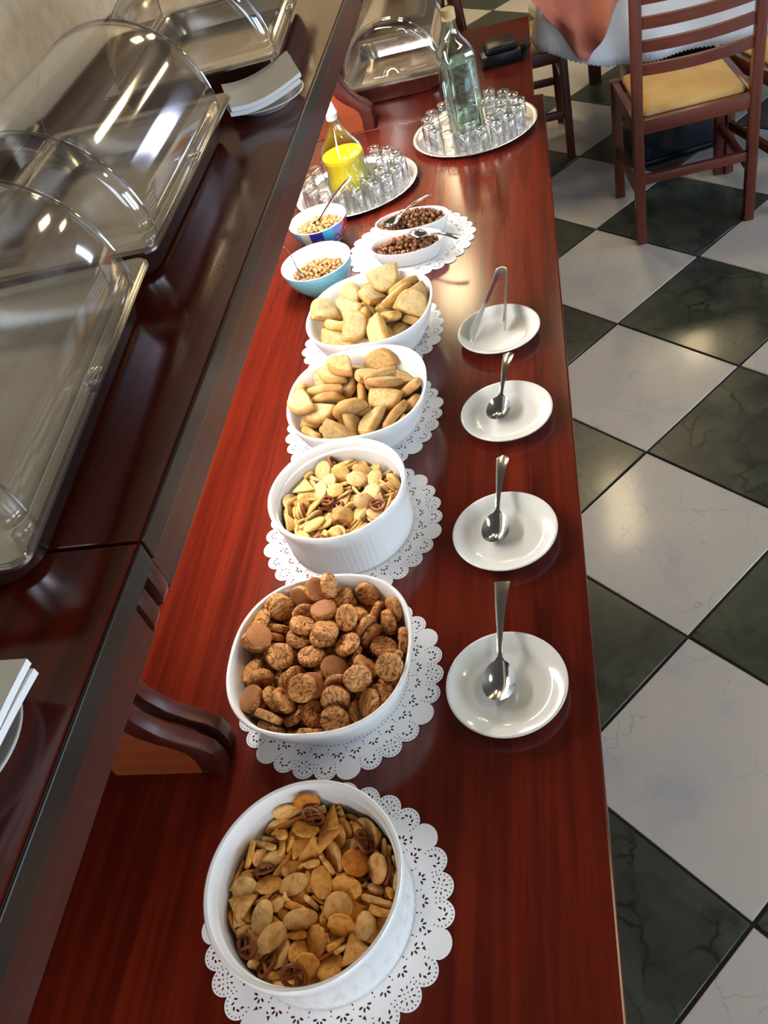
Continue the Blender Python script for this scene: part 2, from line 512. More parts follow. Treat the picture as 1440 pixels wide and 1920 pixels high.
# ceiling lamps
def ceiling_lamp(x, y, sx, sy, label):
    t = thing('ceiling_lamp', label, 'lamp', (x, y, H), 0, 'warm ceiling lamps')
    part('housing', MB().box(-sx - .02, sx + .02, -sy - .02, sy + .02, -.05, 0), 'window_white', t)
    part('diffuser', MB().box(-sx, sx, -sy, sy, -.056, -.0505), 'lamp_warm', t)
for x, y, sx, sy, lb in ((0.20, 4.0, .10, .32, 'warm ceiling lamp above the dining table'), (-0.68, 4.75, .10, .30, 'warm ceiling lamp beyond the end of the counter by the papered wall'),
                         (-0.66, 6.3, .10, .32, 'warm ceiling lamp furthest along the papered wall'), (0.92, 5.8, .10, .32, 'warm ceiling lamp in the far middle of the room'),
                         (1.6, 1.0, .10, .30, 'added unseen warm ceiling lamp over the open tiled floor')):  # this last lamp is an added one, out of view, to light the near area
    ceiling_lamp(x, y, sx, sy, lb)

# ------------------------------------------------------------------ buffet counter and shelf
def counter(label, ya, yb, xr):
    t = thing('buffet_counter', label, 'counter', (0, 0, 0), 0)
    t.location = ((xr - 1.21) / 2, (ya + yb) / 2, 0)
    L, W = (yb - ya) / 2 - .0008, (xr + 1.21) / 2
    part('counter_top', MB().box(-W, W, -L, L, T - .032, T), 'mahogany', t, None, .003)
    part('front_panel', MB().box(W - .07, W - .05, -L + .02, L - .02, .08, T - .032), 'mahogany', t, None, .002)
    for s in (-1, 1):
        part('side_panel', MB().box(-W + .01, W - .07, s * (L - .02) - .01, s * (L - .02) + .01, .0, T - .032), 'mahogany', t, None, .002)
    part('plinth', MB().box(W - .12, W - .10, -L + .03, L - .03, 0, .08), 'mahogany_dark', t)
    return t
counter('long mahogany buffet counter carrying the row of bowls, plates and drinks', -1.57, 2.68, 0.0)
counter('short far mahogany counter unit with a black box on it', 2.68, 3.39, -0.028)

XF = -0.468   # front of the shelf nose
def shelf(label, ya, yb):
    t = thing('upper_shelf', label, 'shelf', (-.84, (ya + yb) / 2, T), 0, 'raised mahogany shelf units')
    ox, oy = .84, -(ya + yb) / 2
    L = (yb - ya) / 2 - .0012
    h = .428
    part('shelf_board', MB().box(-1.21 + ox, XF - .005 + ox, -L, L, h - .032, h), 'mahogany', t, None, .002)
    part('edge_strip', MB().box(XF - .005 + ox, XF + ox, -L, L, h - .033, h - .0005), 'dark_edging', t, None, .002)
    part('fascia', MB().box(XF - .026 + ox, XF - .004 + ox, -L + (.063 if ya < 0 else 0), L - .063, h - .086, h - .0335), 'mahogany_dark', t, None, .0015)
    part('back_panel', MB().box(-1.21 + ox, -1.19 + ox, -L, L, 0.0, h - .032), 'mahogany', t)
    # scrolled corbel at the far end, with two raised ridges and a groove between them
    def corbel(yfar):
        out = [(-.4725, .3945), (-.4715, .372), (-.4715, .356), (-.477, .344), (-.490, .338), (-.515, .325), (-.545, .300), (-.585, .262), (-.606, .220), (-.6085, .180), (-.600, .140), (-.583, .108), (-.560, .085), (-.540, .071), (-.527, .055), (-.524, .030), (-.527, 0.0)]
        back = [(-.70, 0.0), (-.70, .395)]
        sh = lambda pts, d: [(x + ox + d, z) for x, z in pts]
        poly = sh(out, -.030) + sh(back, 0)
        c = part('corbel', MB().prism(poly, yfar - .060 + oy, yfar - .001 + oy, 'y'), 'cherry_panel', t, 30)
        for a, b in ((-.060, -.038), (-.022, -.001)):
            inner = sh(out, -.034)[::-1]
            q = MB().prism(sh(out, .0035) + inner, yfar + a - .0005 + oy, yfar + b + oy, 'y')
            part('corbel_ridge', q, 'mahogany_dark', c, 25, .0015)
    corbel(yb)
    if ya < 0:
        corbel(ya + .0605)
    return t
shelf('near raised mahogany shelf holding a plate of white napkins', -1.57, 0.59)
shelf('far raised mahogany shelf carrying a row of clear domed trays', 0.5925, 2.75)
for x_, y_, lab, ya, yb in ((-.60, 0, 'white tube lamp under the far raised shelf, behind the rusk bowls', .78, 1.62), (-.60, 0, 'white tube lamp under the far raised shelf, above the juice carafe', 1.70, 2.62), (-.62, 0, 'white tube lamp fixed under the near raised shelf', -1.3, -.10)):
    t = thing('tube_lamp', lab, 'lamp', (x_, (ya + yb) / 2, T + .396), 0, 'tube lamps under the shelves')
    l = (yb - ya) / 2
    tm = 'tube_light_bright' if ya > 1.5 else 'tube_light'
    part('housing', MB().box(-.03, .03, -l, l, -.022, 0), 'tube_white', t)
    part('tube', MB().tube([(0, -l + .02, -.034), (0, l - .02, -.034)], .011, 10), tm, t, 40)
struct(link('trim_1', MB().box(x0 + .0005, x0 + .012, -1.57, 2.75, SHZ, SHZ + .05).mesh('trim_1', 'mahogany_dark', 40, .002)))

# ------------------------------------------------------------------ clear domed display trays
def display(label, loc, rz, sw=1.0, hl=.3065, group='clear roll-top display trays'):
    t = thing('display_tray', label, 'food tray', loc, rz, group)
    hw = .205 * sw
    prof = [(.050, 0), (.040, .002), (.032, .010), (.022, .052), (.016, .060), (.0, .061), (.0, .065), (.022, .065), (.028, .058), (.040, .014), (.052, .010)]
    L = [[(x, y, z) for x, y in rrect(hw - d, hl - d, .045 if d > .01 else .02)] for d, z in prof]
    part('tray', MB().loops(L, cap0=True, cap1=True), 'steel', t, 35)
    # roll-top cover: half cylinder along the tray
    r = .186 * sw
    ya, yb = -hl + .050, hl - .053
    z0 = .072
    fA, fB = .022, .004
    P = [(ya, .0)] + [(ya, r * k / 5) for k in range(1, 5)] + [(ya + fA * (1 - math.cos(a)), r - fA + fA * math.sin(a)) for a in [PI / 2 * k / 5 for k in range(6)]]
    P += [(ya + (yb - ya) * k / 6, r) for k in range(1, 6)]
    P += [(yb - fB * (1 - math.cos(a)), r - fB + fB * math.sin(a)) for a in [PI / 2 * k / 3 for k in range(3, -1, -1)]] + [(yb, r * k / 5) for k in range(4, 0, -1)] + [(yb, 0)]
    K = 40
    v, f = [], []
    for k in range(K + 1):
        a = PI * k / K
        for y, rr in P:
            v.append((rr * math.cos(a), y, z0 + rr * math.sin(a)))
    n_ = len(P)
    for k in range(K):
        for i in range(n_ - 1):
            f.append((k * n_ + i, k * n_ + i + 1, (k + 1) * n_ + i + 1, (k + 1) * n_ + i))
    me = MB().add(v, f).mesh('cover', 'acrylic', 50)
    c = link('cover', me, t)
    md = c.modifiers.new('thickness', 'SOLIDIFY'); md.thickness = .0025; md.offset = -1
    # flange lying on the tray rim, bead along both end arcs, finger tab
    fl = [[(x, y, z) for x, y in rrect(hw - d, hl - d, .018)] for d, z in ((.004, .0655), (.004, .070), (.030, .070), (.030, .0655), (.004, .0655))]
    part('flange', MB().loops(fl), 'acrylic_edge', c, 40)
    for yy, rr in ((yb, r + .0012), (ya + fA, r + .0012)):
        part('edge_bead', MB().tube([(rr * math.cos(PI * k / 32), yy, z0 + rr * math.sin(PI * k / 32)) for k in range(33)], .0022, 6), 'acrylic_edge', c, 60)
    part('finger_tab', MB().box(hw - .016, hw + .004, -.016, .016, .0702, .078), 'acrylic_edge', c, 40, .002)
    return t
display('clear domed tray nearest the camera on the raised shelf', (-.770, .800, SHZ), math.radians(4.5))
display('clear domed tray in the middle of the raised shelf', (-.7985, 1.441, SHZ), math.radians(1.2))
display('clear domed tray furthest along the raised shelf, past the napkin plate', (-.755, 2.204, SHZ), math.radians(3.5))
display('clear domed tray standing low on the far counter behind the glasses', (-.468, 3.085, T), math.radians(0), .86, .235)

t = thing('side_table', 'small dark wooden side table beyond the far end of the counter', 'table', (-.755, 3.735, 0))
part('table_top', MB().box(-.395, .395, -.315, .315, T - .03, T), 'mahogany_dark', t, None, .003)
for lx in (-.36, .36):
    for ly in (-.28, .28):
        part('leg', MB().box(lx - .02, lx + .02, ly - .02, ly + .02, 0, T - .03), 'mahogany_dark', t, None, .002)
display('clear domed tray furthest away, on the side table past the counter', (-.60, 3.735, T), 0, 1.0, .29)

# ------------------------------------------------------------------ doilies
def doily_mesh():
    R = .151
    cu = bpy.data.curves.new('doily', 'CURVE')
    cu.dimensions = '2D'
    cu.fill_mode = 'BOTH'
    cu.extrude = .0002
    def spl(pts):
        s = cu.splines.new('POLY')
        s.points.add(len(pts) - 1)
        for p, (x, y) in zip(s.points, pts):
            p.co = (x, y, 0, 1)
        s.use_cyclic_u = True
    NL = 28
    # scalloped outline: lobes of radius ~ .0185 centred on R
    out = []
    st = 2 * PI / NL
    for k in range(NL):
        big = (k % 4 == 0)
        rl = .0190 if big else .0172
        cx = .1445 if big else .1435
        a0 = k * st
        lobe = []
        for i in range(41):
            b = math.radians(-100 + 200 * i / 40)
            x, y = cx + rl * math.cos(b), rl * math.sin(b)
            if abs(math.atan2(y, x)) < st * .497:
                lobe.append((x, y))
        for x, y in lobe[::2] if len(lobe) % 2 else lobe[::2] + lobe[-1:]:
            out.append((x * math.cos(a0) - y * math.sin(a0), x * math.sin(a0) + y * math.cos(a0)))
    spl(out)
    def at(a, r, dx=0, dy=0):
        x, y = r + dx, dy
        return (x * math.cos(a) - y * math.sin(a), x * math.sin(a) + y * math.cos(a))
    def hole(a, r, cx, cy, l, w, ang, kind='oval'):
        pts = []
        if kind == 'oval':
            base = [(l * math.cos(t), w * math.sin(t)) for t in [2 * PI * i / 6 for i in range(6)]]
        else:
            base = [(l, 0), (-l * .7, w), (-l * .7, -w)]
        c, s = math.cos(ang), math.sin(ang)
        spl([at(a, r, cx + p * c - q * s, cy + p * s + q * c) for p, q in base])
    for k in range(NL):
        a = k * st
        if k % 4 == 0:
            # solid leaf, dark triangles at its foot
            for dy in (-.0125, .0125):
                hole(a, .1330, .0, dy * .78, .0034, .0024, 0.5 if dy > 0 else -.5, 'tri')
                hole(a, .1290, .0, dy * .42, .0021, .0012, 1.2 if dy > 0 else -1.2)
            continue
        for i in range(13):
            b = math.radians(-118 + 236 * i / 12)
            hole(a, .1435, .0142 * math.cos(b), .0142 * math.sin(b), .0013, .0008, b)
        if k % 4 == 2:
            for i in range(8):
                b = 2 * PI * i / 8
                hole(a, .1435, .0085 * math.cos(b), .0085 * math.sin(b), .0023, .0011, b)
            for i in range(4):
                b = 2 * PI * i / 4 + .4
                hole(a, .1435, .0036 * math.cos(b), .0036 * math.sin(b), .0012, .0008, b)
        else:
            for i in range(5):
                b = math.radians(-100 + 50 * i)
                hole(a, .1435, .0068 * math.cos(b), .0068 * math.sin(b), .0027, .0014, b + .9)
    NM = 28
    for k in range(NM):
        a = (k + .5) * 2 * PI / NM
        for i in range(4):
            b = math.radians(-75 + 50 * i)
            hole(a, .1205, .0056 * math.cos(b), .0056 * math.sin(b), .0029, .0015, b)
        hole(a + st / 2, .1145, 0, 0, .0016, .0010, 0)
        hole(a + st / 2, .1185, .001, 0, .0012, .0008, 1.57)
    ND = 110
    for k in range(ND):
        hole(k * 2 * PI / ND, .1085, 0, 0, .0007, .0018, 0)
    ob = bpy.data.objects.new('doily_tmp', cu)
    C.objects.link(ob)
    dg = bpy.context.evaluated_depsgraph_get()
    me = bpy.data.meshes.new_from_object(ob.evaluated_get(dg))
    bpy.data.objects.remove(ob)
    me.materials.clear()
    me.materials.append(MATS['paper'])
    me.name = 'doily'
    return me
dm = doily_mesh()
for x, y, k, lb in ((-.3465, .346, -15, 'white lace paper doily under the nearest round dish of snack mix'),
                    (-.3748, .6727, 26, 'white lace paper doily under the bowl of brown ginger biscuits'),
                    (-.391, .985, 40, 'white lace paper doily under the further round dish of snack mix'),
                    (-.4035, 1.268, 10, 'white lace paper doily under the bowl of brown rusks'),
                    (-.4135, 1.5524, 33, 'white lace paper doily under the bowl of pale rusks'),
                    (-.353, 1.928, 5, 'white lace paper doily under the two dishes of raisins')):
    zz = {.346: .0006, .6727: .0014, .985: .0006, 1.268: .0014, 1.5524: .0006, 1.928: .0014}[y]
    tag(link('paper_doily', dm, None, (x, y, T + zz), math.radians(k)), lb, 'doily', 'lace doilies on the counter')

# ------------------------------------------------------------------ serving bowls
ZB = .0019
sq_prof = [(.0, .004), (.070, .004), (.078, .0), (.084, .001), (.094, .006), (.112, .024), (.124, .048), (.131, .070), (.1365, .088), (.1360, .0905), (.1335, .0912), (.1310, .0895), (.126, .070), (.118, .048), (.105, .026), (.086, .012), (.060, .0085), (.0, .008)]
sq_me = MB().lathe([(max(r, 0.0), z) for r, z in sq_prof], 72, 2.4).mesh('serving_bowl', 'ceramic', 60)
so_prof = [(.0, .004), (.098, .004), (.102, .0), (.1115, .001), (.1128, .004), (.1132, .02), (.1140, .050), (.1150, .080), (.1150, .0815), (.1190, .083), (.1200, .090), (.1200, .0985), (.1180, .1005), (.1145, .100), (.1125, .096), (.1120, .084), (.1085, .081), (.1075, .05), (.105, .018), (.098, .009), (.0, .008)]
so_me = MB().lathe(so_prof, 240, 2.0, flute=(.0008, .003, .0805, .1118, 80)).mesh('souffle_dish', 'ceramic', 45)
BOWL = {'mix1': (-.3463, .3452), 'mix2': (-.392, .985), 'cookies': (-.3772, .6663), 'rusk1': (-.3908, 1.25), 'rusk2': (-.3955, 1.5302)}
for k, me, nm, lb, rz in (('mix1', so_me, 'souffle_dish', 'round white fluted dish of snack mix nearest the camera', 0), ('mix2', so_me, 'souffle_dish', 'round white fluted dish of pale snack mix between the ginger biscuits and rusks', 0),
                          ('cookies', sq_me, 'serving_bowl', 'white rounded-square bowl filled with brown ginger biscuits', .017), ('rusk1', sq_me, 'serving_bowl', 'white rounded-square bowl filled with brown rusks', .055), ('rusk2', sq_me, 'serving_bowl', 'white rounded-square bowl filled with pale rusks', -.07)):
    x, y = BOWL[k]
    tag(link(nm, me, None, (x, y, T + ZB), rz), lb, 'bowl', 'white serving bowls in a row')

